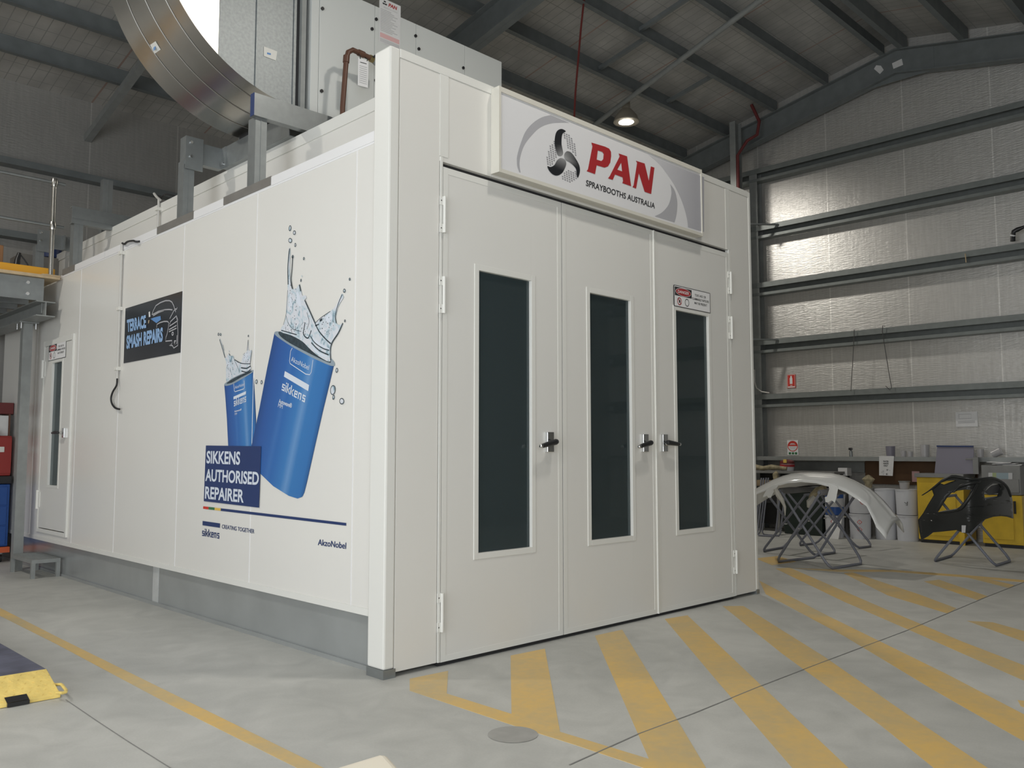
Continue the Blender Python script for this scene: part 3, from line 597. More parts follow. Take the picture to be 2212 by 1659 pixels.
def danger_sign(o, ex, ey, n, parent, name='warning_sign'):
    """o lower left corner, ex/ey full sides"""
    o = Vector(o); ex = Vector(ex); ey = Vector(ey); n = Vector(n)
    P = lambda x, y, k=1: o + ex * x + ey * y + n * (0.0006 * k)
    mb = MB().use('inkblack').prism([P(0.01, 0, 1), P(0.99, 0, 1), P(1, 0.02, 1), P(1, 0.98, 1), P(0.99, 1, 1), P(0.01, 1, 1), P(0, 0.98, 1), P(0, 0.02, 1)], n * 0.001)
    mb.use('paper2').poly([[P(.015, .03, 4), P(.985, .03, 4), P(.985, .97, 4), P(.015, .97, 4)]])
    mb.use('inkblack').poly([[P(.025, .52, 5), P(.475, .52, 5), P(.475, .93, 5), P(.025, .93, 5)]])
    mb.use('paper2').ellipse(P(.25, .725, 6), ex * 0.207, ey * 0.19); mb.use('inkred').ellipse(P(.25, .725, 7), ex * 0.198, ey * 0.172)
    mb.use('paper2').text('DANGER', P(.10, .66, 8), P(.40, .66, 8), P(.10, .80, 8), 0.02)
    mb.use('inkred').ring(P(.145, .27, 5), ex * .058, ey * .185, 0.009); mb.ribbon([P(.105, .40, 5), P(.185, .14, 5)], 0.008, n)
    mb.use('inkblack').poly([[P(.135, .2, 6), P(.155, .2, 6), P(.17, .27, 6), P(.15, .38, 6), P(.128, .27, 6)]])
    mb.ring(P(.345, .275, 5), ex * .056, ey * .185, 0.007)
    for s, x0, x1, y in (('TOXIC AND / OR', .56, .87, .68), ('FLAMMABLE VAPOURS', .49, .955, .49), ('MAY BE PRESENT', .55, .90, .295)):
        mb.text(s, P(x0, y, 5), P(x1, y, 5), P(x0, y + .115, 5), 0.018)
    w = mb.build(name, parent); w['label'] = 'black-edged DANGER sticker'
    return w
a = Fp(1452, 658); bq = Fp(1535, 674); c = Fp(1451.5, 612)
danger_sign((3.155, -0.008, 2.70), (0.60, 0, 0), (0, 0, c.z - a.z), NF, dl)
# --- side wall panels with seam highlight strips
SEAM = [Sp(768, 600).y, Sp(553, 600).y, Sp(396, 600).y, Sp(265, 600).y, Sp(175, 620).y, 7.25]
ys = [0.17] + SEAM + [BL]
for i in range(len(ys) - 1):
    y0, y1 = ys[i], ys[i + 1]
    if i == 5:
        mb = MB().use('white'); mb.box(SX, SX + 0.07, y0, 5.93, 0.36, 3.47); mb.box(SX, SX + 0.07, 6.93, y1, 0.36, 3.47); mb.box(SX, SX + 0.07, 5.93, 6.93, 0.36, 0.47); mb.box(SX, SX + 0.07, 5.93, 6.93, 2.68, 3.47); mb.build('side_panel', booth)
    else: MB().use('white').box(SX, SX + 0.07, y0, y1, 0.36, 3.47).build('side_panel', booth)
for y in SEAM:
    MB().use('capping').box(SX - 0.0025, SX, y - 0.004, y + 0.004, 0.37, 3.44).build('seam_highlight_strip', booth)  # highlight along each seam put into a lighter white strip
MB().use('trim').box(SX - 0.006, SX, 0.17, BL, 0.355, 0.40).build('base_trim', booth)
MB().use('plinth').box(0.075, 0.12, 0.165, BL, 0.0, 0.36).build('plinth', booth)
mb = MB().use('plinth'); mb.box(0.055, 0.08, 0.165, BL, 0.0, 0.03); mb.build('plinth_foot', booth)
MB().use('tape').box(0.0735, 0.075, 3.53, 3.66, 0.02, 0.355).build('plinth_joint_tape', booth)
MB().use('white').box(BW - 0.1, BW - 0.03, 0.17, BL, 0.0, 3.47).build('side_panel', booth)
MB().use('white').box(SX + 0.07, BW - 0.1, BL - 0.07, BL, 0.0, 3.47).build('rear_panel', booth)
MB().use('white').box(SX + 0.02, BW - 0.1, 0.1, BL - 0.07, 3.42, 3.47).build('roof_panel', booth)
MB().use('greyslab').box(0.13, BW - 0.1, 0.3, BL - 0.1, 0.012, 0.04).build('booth_floor', booth)
for y0, y1 in ((0.17, 1.55), (2.34, 2.91), (3.70, 5.05), (5.055, 5.98)):
    MB().use('capping').box(SX - 0.006, SX + 0.06, y0, y1, 3.455, 3.525).build('wall_capping', booth)
MB().use('capping').box(SX - 0.002, SX + 0.1, 0.17, BL, 3.44, 3.472).build('wall_top_rail', booth)
mb = MB().use('white'); mb.box(0.46, BW - 0.5, 0.32, BL, 3.47, 3.96); pl = mb.build('plenum', booth)
MB().use('trim').box(0.45, BW - 0.49, 0.3, BL, 3.96, 4.06).build('plenum_top_rail', booth)
# --- side door
mb = MB().use('white2'); wy0, wy1, wz0, wz1 = 6.255, 6.60, 1.01, 2.44; d0, d1, e0, e1 = 5.955, 6.90, 0.505, 2.655
for a0, a1, b0, b1 in ((d0, wy0, e0, e1), (wy1, d1, e0, e1), (wy0, wy1, e0, wz0), (wy0, wy1, wz1, e1)): mb.box(SX - 0.012, SX + 0.04, a0, a1, b0, b1)
sd = mb.build('side_door', booth)
mb = MB().use('trim')
for a0, a1, b0, b1 in ((5.90, 5.95, 0.45, 2.73), (6.905, 6.955, 0.45, 2.73), (5.95, 6.905, 2.66, 2.73), (5.95, 6.905, 0.45, 0.495)): mb.box(SX - 0.018, SX + 0.01, a0, a1, b0, b1)
mb.build('door_frame', sd, bevel=0.003)
MB().use('glass').box(SX + 0.01, SX + 0.016, wy0, wy1, wz0, wz1).build('window_pane', sd)
mb = MB().use('trim'); t = 0.03
for a0, a1, b0, b1 in ((wy0 - t, wy0, wz0 - t, wz1 + t), (wy1, wy1 + t, wz0 - t, wz1 + t), (wy0, wy1, wz0 - t, wz0), (wy0, wy1, wz1, wz1 + t)): mb.box(SX - 0.017, SX - 0.012, a0, a1, b0, b1)
mb.build('window_frame', sd)
MB().use('film').quad((SX + 0.022, wy1, wz0), (SX + 0.022, wy1 - 0.1, wz0), (SX + 0.022, wy1 - 0.07, wz1), (SX + 0.022, wy1, wz1)).build('masking_film', sd)
for z in (2.39, 0.83):
    mb = MB().use('trim'); mb.cyl((SX - 0.022, 6.93, z - 0.11), (SX - 0.022, 6.93, z + 0.11), 0.016, 12); mb.box(SX - 0.02, SX - 0.008, 6.86, 6.93, z - 0.09, z + 0.09); mb.build('hinge', sd)
mb = MB().use('chrome'); mb.box(SX - 0.035, SX - 0.012, 6.035, 6.105, 1.555, 1.665); mb.cyl((SX - 0.045, 6.07, 1.61), (SX - 0.09, 6.07, 1.61), 0.018, 14)
mb.use('black').tube([(SX - 0.09, 6.05, 1.61), (SX - 0.095, 6.14, 1.615), (SX - 0.095, 6.24, 1.61)], [0.018, 0.02, 0.012], 12); mb.build('door_handle', sd, bevel=0.003)
danger_sign((SX - 0.013, 6.76, 2.475), (0, -0.62, 0), (0, 0, 0.20), NS, sd)
# --- mural printed on the side wall
def S1(f, pts, k=1): return [Sp(*f(*p), 0.0016 + 0.0008 * k) for p in pts]
can = MB().use('canprint')
def can_shape(mb, loop, k, top_l, top_r, bot_l, bot_r):
    """loop in photo pixels; uv.x = position across the can"""
    P = [Sp(u, v, 0.0016 + 0.0008 * k) for u, v in loop]
    def across(p):
        tl, tr, bl, br = [Sp(u, v, 0.0) for u, v in (top_l, top_r, bot_l, bot_r)]
        ax = Vector((0, (tl.y + tr.y - bl.y - br.y) / 2, (tl.z + tr.z - bl.z - br.z) / 2)); ax.normalize()
        q = Vector((0, -ax.z, ax.y)) if True else None
        base = bl; w = (br - bl).dot(q); w2 = (tr - tl).dot(q)
        return min(1, max(0, (p - tl).dot(q) / w2))
    # fill as strips across the can so the printed streaks stay smooth
    uv = [(across(p), 0) for p in P]
    mb.poly([P], uv)
BIG = [(592.9, 718.3), (606, 728), (630, 744), (660, 763), (690, 777), (721.9, 786), (712, 828), (697, 890), (680, 965), (664, 1037), (657.4, 1063.6), (653, 1073), (642.6, 1077), (623.6, 1071), (590, 1050), (562, 1023), (545, 1008), (536, 998), (543, 963), (560, 884), (577, 795)]
SMALL = [(484.4, 831), (503, 826), (525, 815), (547, 800), (550, 850), (553, 905), (553, 966), (493, 966), (490, 905), (487, 862)]
mb = MB().use('canprint'); can_shape(mb, BIG, 2, (593, 718), (722, 786), (540, 1000), (657, 1064)); bigcan = mb.build('large_can_picture', booth)
mb = MB().use('canprint'); can_shape(mb, SMALL, 1, (484, 831), (547, 800), (493, 965), (555, 965)); smallcan = mb.build('small_can_picture', booth)
bigcan['label'] = 'large blue paint can printed on the wall'; smallcan['label'] = 'smaller blue paint can printed on the wall'
def rim(f, loop_o, loop_i, par, k):
    mb = MB().use('rim').poly([S1(f, smooth(loop_o, True), k)]); mb.use('darkhole').poly([S1(f, smooth(loop_i, True), k + 1)]); mb.build('can_rim', par)
rim(z_s, [(800, 1030), (815, 1020), (850, 1022), (960, 1050), (1120, 1130), (1260, 1220), (1325, 1280), (1340, 1312), (1330, 1330), (1270, 1315), (1130, 1250), (980, 1170), (870, 1100), (810, 1055)],
    [(835, 1032), (860, 1022), (960, 1055), (1120, 1135), (1250, 1225), (1300, 1280), (1290, 1300), (1180, 1250), (1040, 1180), (930, 1120), (860, 1070)], bigcan, 3)
rim(z_s, [(350, 1497), (365, 1478), (420, 1440), (520, 1395), (600, 1366), (612, 1372), (600, 1390), (520, 1440), (430, 1490), (370, 1508)],
    [(370, 1487), (420, 1448), (520, 1400), (592, 1374), (580, 1392), (500, 1432), (420, 1478)], smallcan, 3)
def splash(loop, drops, lines, whites, par, k):
    mb = MB().use('water').poly([S1(z_s, smooth(loop, True, 3), k)])
    for x, y, a, b in drops: mb.ellipse(S1(z_s, [(x, y)], k)[0], S1(z_s, [(x + a, y + a * 0.3)], k)[0] - S1(z_s, [(x, y)], k)[0], S1(z_s, [(x + b * .15, y - b)], k)[0] - S1(z_s, [(x, y)], k)[0], 14)
    mb.use('darkhole')
    for pts, w in lines: mb.ribbon(S1(z_s, smooth(pts), k + 1), w * 0.62, NS)
    for x, y, a, b in drops:
        if b > 9: mb.ring(S1(z_s, [(x, y)], k + 1)[0], S1(z_s, [(x + a, y + a * 0.3)], k)[0] - S1(z_s, [(x, y)], k)[0], S1(z_s, [(x + b * .15, y - b)], k)[0] - S1(z_s, [(x, y)], k)[0], 0.006, 16)
    mb.use('inkwhite')
    for pts in whites: mb.poly([S1(z_s, smooth(pts, True), k + 1)])
    mb.build('water_splash', par)
rs = random.Random(3)
def specks(n, cx, cy, rx, ry): 
    out = []
    for _ in range(n):
        a = rs.random() * 6.28; r = math.sqrt(rs.random()); x = cx + rx * r * math.cos(a); y = cy + ry * r * math.sin(a); d = rs.uniform(3, 8); e = rs.uniform(-3, 3)
        out.append(([(x, y), (x + e, y + d * 0.6), (x + e * 0.3, y + d * 1.3)], rs.uniform(0.005, 0.011)))
    return out
BS = [(852, 1020), (880, 960), (900, 900), (905, 800), (915, 700), (918, 600), (916, 450), (922, 350), (930, 275), (940, 280), (937, 400), (938, 520), (946, 600), (960, 640), (1000, 630), (1022, 600), (1040, 660), (1050, 700), (1075, 695), (1087, 720), (1070, 745), (1110, 830), (1165, 940), (1210, 897), (1250, 880), (1300, 840), (1350, 790), (1390, 705), (1405, 682), (1418, 715), (1400, 745), (1370, 800), (1350, 880), (1352, 940), (1380, 962), (1412, 945), (1405, 975), (1370, 1030), (1335, 1090), (1310, 1130), (1305, 1180), (1305, 1250), (1290, 1292), (1200, 1245), (1120, 1180), (1050, 1110), (950, 1055)]
splash(BS, [(938, 95, 10, 26), (977, 135, 11, 20), (940, 205, 15, 22), (985, 245, 7, 18), (962, 350, 8, 15), (1062, 367, 6, 14), (1473, 552, 7, 13), (1425, 655, 10, 18), (1430, 925, 6, 12), (1045, 525, 5, 6), (1036, 562, 5, 14), (1357, 1368, 10, 22), (1322, 1545, 22, 44), (1328, 1610, 9, 22), (1402, 1645, 20, 28), (637, 1470, 9, 20), (683, 1475, 8, 18)],
       [([(922, 600), (920, 450), (928, 340), (935, 278)], 0.02), ([(962, 345), (956, 450), (948, 560), (962, 640)], 0.016), ([(1022, 600), (1035, 660)], 0.02), ([(1070, 740), (1120, 850), (1165, 950), (1200, 1020), (1260, 1090), (1305, 1130)], 0.016), ([(1165, 945), (1215, 898), (1300, 840)], 0.008), ([(1405, 690), (1365, 790), (1345, 880), (1352, 945)], 0.012),
        ([(1412, 945), (1370, 1035), (1315, 1120), (1300, 1190), (1303, 1280)], 0.016), ([(1205, 925), (1228, 910)], 0.03), ([(1165, 970), (1198, 955)], 0.014), ([(1075, 940), (1060, 1040), (1100, 1080), (1130, 1010)], 0.016), ([(1090, 850), (1110, 930), (1090, 1000)], 0.007), ([(1120, 1060), (1160, 1120), (1230, 1170), (1290, 1190)], 0.012), ([(1130, 1120), (1200, 1190), (1285, 1230)], 0.015),
        ([(860, 1010), (930, 1030), (1000, 1050)], 0.012), ([(905, 880), (925, 950), (970, 1000), (1040, 1020)], 0.006), ([(918, 650), (912, 760), (905, 860), (880, 960)], 0.007)] + specks(26, 960, 760, 40, 180) + specks(30, 1270, 960, 70, 90) + specks(26, 950, 980, 60, 45) + specks(18, 1060, 990, 40, 60),
       [[(1140, 1065), (1200, 1120), (1280, 1165), (1285, 1180), (1200, 1145), (1150, 1100)], [(1130, 1140), (1190, 1200), (1270, 1240), (1265, 1250), (1180, 1220)], [(940, 680), (960, 760), (950, 840), (930, 780)], [(1000, 660), (1030, 720), (1040, 800), (1000, 760)], [(1250, 900), (1300, 860), (1320, 900), (1290, 940)]], bigcan, 5)
SSP = [(372, 1470), (366, 1400), (366, 1300), (350, 1240), (332, 1170), (308, 1092), (316, 1092), (345, 1190), (360, 1260), (392, 1218), (405, 1238), (430, 1240), (440, 1272), (495, 1305), (520, 1230), (555, 1190), (564, 1090), (568, 1190), (596, 1187), (590, 1240), (580, 1310), (586, 1368), (500, 1402), (420, 1440)]
splash(SSP, [(297, 1045, 6, 13), (316, 1047, 6, 12), (565, 1060, 4, 10), (393, 1196, 3, 8)],
       [([(308, 1092), (332, 1170), (356, 1255)], 0.013), ([(338, 1140), (345, 1190)], 0.006), ([(564, 1095), (556, 1190)], 0.01), ([(440, 1272), (500, 1305), (560, 1310), (583, 1310)], 0.010), ([(500, 1345), (550, 1350), (585, 1330)], 0.016), ([(505, 1375), (550, 1385), (584, 1362)], 0.014), ([(594, 1187), (582, 1300)], 0.006), ([(440, 1275), (470, 1340), (490, 1390)], 0.006), ([(392, 1218), (400, 1236)], 0.012)] + specks(22, 400, 1340, 30, 90) + specks(14, 545, 1250, 30, 45),
       [[(375, 1300), (400, 1290), (395, 1350)], [(540, 1220), (570, 1215), (560, 1280), (530, 1270)]], smallcan, 5)
# blocky lower case logo word drawn from strokes on a small grid
def logo_word(mb, bl, br, tl):
    bl = Vector(bl); ex = (Vector(br) - bl); ey = (Vector(tl) - bl); W = 28.6
    def R(x0, x1, y0, y1): mb.quad(*[bl + ex * (x / W) + ey * (y / 7.0) for x, y in ((x0, y0), (x1, y0), (x1, y1), (x0, y1))])
    def s(x):
        R(x, x + 3.4, 0, 1); R(x + 2.4, x + 3.4, 1, 2); R(x, x + 3.4, 2, 3); R(x, x + 1, 3, 4); R(x, x + 3.4, 4, 5)
    def i(x): R(x, x + 1.05, 0, 5); R(x, x + 1.05, 6, 7)
    def k_(x):
        R(x, x + 1.05, 0, 7); R(x + 1.05, x + 2.2, 2, 3.1)
        for sx0, sy0, sx1, sy1 in ((2.0, 2.6, 3.6, 5.0), (2.0, 2.6, 3.8, 0)):
            p = [bl + ex * ((x + a) / W) + ey * (b / 7.0) for a, b in ((sx0 - .6, sy0), (sx0 + .6, sy0), (sx1 + .5, sy1), (sx1 - .7, sy1))]; mb.quad(*p)
    def e(x): R(x, x + 1.05, 0, 5); R(x + 1.05, x + 3.6, 0, 1); R(x + 1.05, x + 3.6, 2, 3); R(x + 1.05, x + 3.6, 4, 5); R(x + 2.6, x + 3.6, 3, 4)
    def n(x): R(x, x + 1.05, 0, 5); R(x + 1.05, x + 3.6, 4, 5); R(x + 2.55, x + 3.6, 0, 4)
    s(0); i(4.1); k_(5.9); k_(10.2); e(14.6 + .4); n(19.0 + .6); s(24.0 + .6)
def can_text(f, par, k, box, akzo, bar, word, aw, mm):
    mb = MB().use('inkwhite'); P = lambda l: S1(f, l, k)
    mb.ribbon(P(box), 0.006, NS); mb.text('AkzoNobel', *P(akzo), 0.0); mb.poly([P(bar[0])]) ; logo_word(mb, *S1(word[0], word[1], k)); mb.text('Autowave®', *S1(aw[0], aw[1], k), 0.02); mb.text('MM', *S1(mm[0], mm[1], k)); mb.build('can_lettering', par)
can_text(z_s, bigcan, 4, [(960, 1168), (945, 1195), (934, 1285), (940, 1308), (1080, 1402), (1115, 1408), (1130, 1385), (1145, 1275)], [(948, 1286), (1106, 1366), (955, 1240)], [[(893, 1375), (1110, 1500), (1102, 1555), (885, 1425)]], (z_s, [(863, 1545), (1075, 1660), (877, 1462)]), (z_b, [(957, 48), (1090, 100), (962, 4)]), (z_b, [(950, 90), (996, 110), (955, 48)]))
can_text(z_s, smallcan, 4, [(435, 1488), (440, 1552), (448, 1560), (525, 1535), (532, 1522), (528, 1460)], [(445, 1536), (527, 1505), (446, 1508)], [[(433, 1605), (545, 1555), (543, 1583), (433, 1630)]], (z_b, [(498, 86), (626, 36), (500, 10)]), (z_b, [(503, 146), (575, 125), (505, 126)]), (z_b, [(507, 176), (531, 170), (508, 152)]))
mb = MB().use('inknavy').poly([S1(z_b, [(212, 485), (778, 493), (755, 1122), (190, 1055)], 7)]); ban = mb.build('text_banner', booth); ban['label'] = 'navy printed block with white capitals'
mb = MB().use('inkwhite')
for s, q in (('SIKKENS', [(217, 663), (560, 678), (222, 537)]), ('AUTHORISED', [(206, 843), (752, 886), (211, 722)]), ('REPAIRER', [(202, 1024), (598, 1067), (207, 900)])): mb.text(s, *S1(z_b, q, 8), 0.026)
mb.build('lettering', ban)
def lerp2(a, b, t): return (a[0] + (b[0] - a[0]) * t, a[1] + (b[1] - a[1]) * t)
mb = MB(); T0, T1, B0, B1 = (185, 1107), (1648, 1278), (183, 1133), (1648, 1307)
for c, x0, x1 in (('inkredb', 185, 240), ('inkgreen', 240, 302), ('inkyel', 302, 365), ('inknavy', 365, 1648)):
    t0, t1 = (x0 - 185) / 1463, (x1 - 185) / 1463
    mb.use(c).poly([S1(z_b, [lerp2(B0, B1, t0), lerp2(B0, B1, t1), lerp2(T0, T1, t1), lerp2(T0, T1, t0)], 2)])
mb.build('coloured_rule', booth)
mb = MB().use('inknavy').poly([S1(z_b, [(178, 1257), (356, 1283), (354, 1328), (177, 1302)], 2)]); logo_word(mb, *S1(z_b, [(172, 1410), (351, 1440), (175, 1333)], 2)); mb.build('brand_word', booth)
MB().use('inknavy').text('CREATING TOGETHER', *S1(z_b, [(375, 1333), (706, 1386), (377, 1291)], 2), 0.008).build('slogan', booth)
MB().use('inknavy').text('AkzoNobel', *S1(z_b, [(1357, 1503), (1645, 1543), (1361, 1440)], 2), 0.014).build('maker_name', booth)

# ================================================================== FASCIA SIGN
DS = 0.085
sign = thing('fascia_sign', (2.2, -DS, 3.40), 'long white fascia sign above the booth doors with red capitals and a fan emblem', 'sign')
sx0, sx1, sz0, sz1 = 0.905, 3.53, 3.40, 4.0
mb = MB().use('signbox'); mb.box(sx0 + 0.02, sx1 - 0.02, -DS + 0.012, 0.0, sz0 + 0.015, sz1 - 0.02)
for b in ((sx0, sx1, -DS, -0.001, sz0 - 0.012, sz0 + 0.015), (sx0, sx1, -DS, -0.001, sz1 - 0.02, sz1 + 0.018), (sx0 - 0.001, sx0 + 0.02, -DS - 0.001, -0.001, sz0 - 0.013, sz1 + 0.019), (sx1 - 0.012, sx1 + 0.001, -DS - 0.001, -0.001, sz0 - 0.013, sz1 + 0.019)): mb.box(*b)
mb.build('sign_box', sign)
KD = DS - 0.010
def FS(pts, k=1): return [Fp(*z_f(*p), KD + 0.0012 * k) for p in pts]
MB().use('signface').quad(*[(x, -KD, z) for x, z in ((sx0 + .015, sz0 + .01), (sx1 - .01, sz0 + .01), (sx1 - .01, sz1 - .015), (sx0 + .015, sz1 - .015))]).build('sign_face', sign)
mb = MB().use('inkgrey')
mb.poly([FS(smooth([(303, 783), (287, 740), (283, 700), (285, 650), (310, 560), (350, 460), (410, 390), (480, 345), (552, 326)]) + smooth([(700, 388), (620, 386), (540, 395), (460, 430), (390, 500), (340, 570), (312, 650), (303, 720), (312, 785)]))])
gl = [(1330, 642), (1773, 822), (1773, 1258)] + smooth([(1645, 1220), (1637, 1150), (1600, 1020), (1540, 890), (1460, 770), (1400, 700), (1330, 642)])[:-1]
gp = FS(gl); mb.build('silver_swoosh', sign); mb = MB().use('signfade').poly([gp], [(min(1, max(0, (p.x - gp[0].x) / (gp[1].x - gp[0].x))), 0) for p in gp])
mb.build('silver_swoosh', sign); mb = MB().use('inkgrey').poly([FS(smooth([(1503, 875), (1540, 930), (1560, 1020), (1555, 1110), (1538, 1182)]) + smooth([(1380, 1132), (1440, 1100), (1490, 1040), (1512, 960), (1510, 910), (1503, 875)])[:-1])])
mb.build('silver_swoosh', sign)
BLD = [[(640, 437), (672, 455), (650, 470), (640, 500), (638, 560), (650, 620), (645, 645), (625, 652), (605, 640), (590, 590), (583, 540), (590, 480), (608, 448)],
       [(690, 614), (720, 630), (755, 680), (780, 730), (784, 780), (768, 826), (758, 800), (755, 760), (735, 730), (700, 700), (680, 690), (662, 670), (660, 640), (672, 620)],
       [(525, 733), (550, 740), (580, 725), (600, 690), (625, 670), (650, 672), (670, 690), (675, 720), (660, 760), (640, 790), (605, 808), (570, 800), (540, 770)]]
HUB = (655, 665)
mb = MB().use('bladefade')
for l in BLD:
    l = smooth(l, True, 3); p = FS(l, 2); mb.poly([p], [(max(0, 1 - math.hypot(x - HUB[0], y - HUB[1]) / 110) ** 1.2, 0) for x, y in l])
mb.build('fan_emblem', sign)
def inside(p, poly):
    x, y = p; c = False; j = len(poly) - 1
    for i in range(len(poly)):
        if (poly[i][1] > y) != (poly[j][1] > y) and x < (poly[j][0] - poly[i][0]) * (y - poly[i][1]) / (poly[j][1] - poly[i][1]) + poly[i][0]: c = not c
        j = i
    return c
GRD = [[(660, 455), (700, 478), (735, 540), (760, 620), (770, 675), (745, 650), (720, 610), (690, 600), (678, 545), (655, 500), (645, 475)], [(583, 525), (550, 570), (525, 640), (515, 690), (528, 728), (560, 724), (590, 690), (606, 650), (592, 600)], [(680, 762), (700, 768), (757, 778), (767, 832), (740, 852), (690, 862), (635, 832), (650, 800)]]
mb = MB().use('dotgrey')
for a in range(-12, 14):
    for b in range(-14, 14):
        cx, cy = 645 + a * 18.5 + 2 * b, 650 + b * 17.5 + a * 8
        if any(inside((cx, cy), g) for g in GRD): mb.poly([FS([(cx - 6, cy - 8), (cx + 5, cy - 4), (cx + 7, cy + 7), (cx - 5, cy + 3)], 1)])
mb.build('fan_guard_dots', sign)
mb = MB().use('inkred')
mb.poly([FS([(875, 545), (985, 578), (1018, 594), (1032, 620), (1033, 655), (1026, 705), (1008, 735), (980, 745), (918, 726), (905, 797), (838, 773), (849, 757), (884, 575)], 2), FS([(927, 608), (963, 620), (974, 636), (970, 678), (955, 693), (918, 681)], 2)])
mb.poly([FS([(1093, 632), (1160, 655), (1192, 893), (1122, 868), (1128, 850), (1124, 822), (1064, 800), (1046, 843), (1008, 830), (1022, 812), (1101, 655)], 2), FS([(1113, 705), (1121, 775), (1082, 761)], 2)])
mb.poly([FS([(1230, 690), (1300, 712), (1333, 850), (1349, 735), (1378, 745), (1352, 955), (1300, 937), (1254, 790), (1232, 912), (1203, 900), (1212, 885), (1240, 705)], 2)])
o = mb.build('red_lettering', sign)
MB().use('inkblack').text('SPRAYBOOTHS AUSTRALIA', *FS([(832, 888), (1381, 1071), (835, 840)], 2), 0.016).build('black_lettering', sign)

# ================================================================== POSTER on the side wall
PK = lambda pts, k=0: [Sp(*z_p(*p), 0.006 + 0.0012 * k) for p in pts]
pc = PK([(190, 430), (1320, 82), (1288, 1307), (160, 1515)])
y0p = (pc[0].y + pc[3].y) / 2; y1p = (pc[1].y + pc[2].y) / 2; z0p = (pc[2].z + pc[3].z) / 2; z1p = (pc[0].z + pc[1].z) / 2
poster = thing('wall_poster', (SX, (y0p + y1p) / 2, z0p), 'black poster with blue capitals and a chalk-line car front, on the booth side', 'poster')
MB().use('posterbg').box(SX - 0.006, SX - 0.0005, y1p, y0p, z0p, z1p).build('poster_board', poster)
mb = MB().use('inkblue'); mb.text('TERRACE', *PK([(228, 886), (606, 797), (222, 655)], 3), 0.048); mb.text('SMASH REPAIRS', *PK([(212, 1220), (936, 1066), (217, 972)], 3), 0.048)
mb.build('lettering', poster)
mb = MB().use('inkgrey')
for l in ([(720, 555), (745, 480), (800, 370), (890, 310), (990, 272), (1070, 270), (1120, 300), (1155, 370), (1175, 440)], [(730, 550), (850, 485), (980, 452), (1060, 446), (1130, 455)], [(745, 572), (860, 503), (960, 468)], [(1175, 440), (1215, 440), (1225, 405)], [(1170, 450), (1195, 480), (1190, 505)], [(1165, 460), (1120, 545), (1075, 630)],
          [(815, 810), (820, 745), (880, 710), (960, 685), (1030, 685), (1055, 710), (1050, 800), (1020, 950), (1000, 1000), (992, 1080), (1120, 1065), (1120, 1130), (1065, 1160), (1130, 1165), (1155, 1215), (1235, 1165), (1240, 900), (1228, 700), (1235, 650), (1210, 575), (1090, 690), (1075, 745)], [(1070, 780), (1220, 680), (1210, 590)], [(1060, 850), (1210, 765)], [(1060, 890), (1210, 820)], [(1220, 960), (1215, 1120), (1170, 1150)], [(1200, 1070), (1165, 1075), (1160, 1100), (1195, 1105), (1165, 1120), (1170, 1145), (1205, 1135)]):
    mb.ribbon(PK(l, 2), 0.011, NS)
c = PK([(1133, 930)], 2)[0]; mb.ring(c, PK([(1155, 925)], 2)[0] - c, PK([(1133, 890)], 2)[0] - c, 0.012)
mb.build('car_outline', poster)
mb = MB().use('paper2').poly([PK([(655, 500), (680, 483), (690, 590), (660, 603)], 2)]); mb.use('timber').poly([PK([(648, 665), (672, 655), (660, 720), (645, 728)], 2)])
mb.use('blueink').poly([PK([(695, 635), (760, 608), (890, 575), (900, 650), (810, 718), (755, 680)], 1)]); mb.build('spray_gun_picture', poster)

# ================================================================== ON THE BOOTH ROOF
ahu = thing('air_handling_unit', (1.7, 2.5, 4.27), 'pale grey sheet metal air handling box on the booth roof', 'air handling unit')
AX0, AX1, AY0, AY1, AZ0, AZ1 = 0.545, 2.825, 1.87, 3.15, 4.275, 5.475
MB().use('ahu').box(AX0 + 0.01, AX1 - 0.01, AY0 + 0.01, AY1, AZ0, AZ1 - 0.01).build('casing', ahu)
Ap = lambda u, v, d=0.0: on(u, v, 'y', AY0 - d)
sx = [AX0, Ap(689, 100).x, Ap(809, 120).x, Ap(899, 80).x, Ap(1004, 120).x, AX1]
for a, b in zip(sx[:-1], sx[1:]):
    MB().use('ahu').box(a + 0.002, b - 0.002, AY0, AY0 + 0.012, AZ0, AZ1).build('access_panel', ahu, bevel=0.002)
for u, v in ((696, 19), (812, 42), (803, 63), (694, 197), (811, 174), (897, 78), (904, 106), (1000, 147)):
    p = Ap(u, v); MB().use('black').cyl((p.x, AY0, p.z), (p.x, AY0 - 0.012, p.z), 0.015, 12).build('panel_screw', ahu)
lab = [(818, 32), (856, 46), (856, 97), (818, 84)]
P = lambda x, y, k=1: Vector(Ap(818, 90)) + Vector((0.245 * x, -0.002 - 0.0008 * k, 0.43 * y))
mb = MB().use('paper').quad(P(0, 0), P(1, 0), P(1, 1), P(0, 1)); rl = mb.build('rating_label', ahu)
mb = MB().use('inkred').text('PAN', P(.42, .87, 2), P(.80, .87, 2), P(.45, .95, 2), 0.04); mb.use('inkblack')
for a in (90, 210, 330): mb.ellipse(P(.25 + .06 * math.cos(math.radians(a)), .905 + .035 * math.sin(math.radians(a)), 2), (0.014, 0, 0), (0, 0, 0.008), 10)
mb.use('greyp')
mb.text('SPRAYBOOTHS AUSTRALIA', P(.2, .80, 2), P(.85, .80, 2), P(.2, .825, 2))
for k in range(14): mb.quad(*[P(x, y, 2) for x, y in ((.06, .74 - k * .036), (.55 + .38 * ((k * 7) % 5) / 5, .74 - k * .036), (.55 + .38 * ((k * 7) % 5) / 5, .752 - k * .036), (.06, .752 - k * .036))])
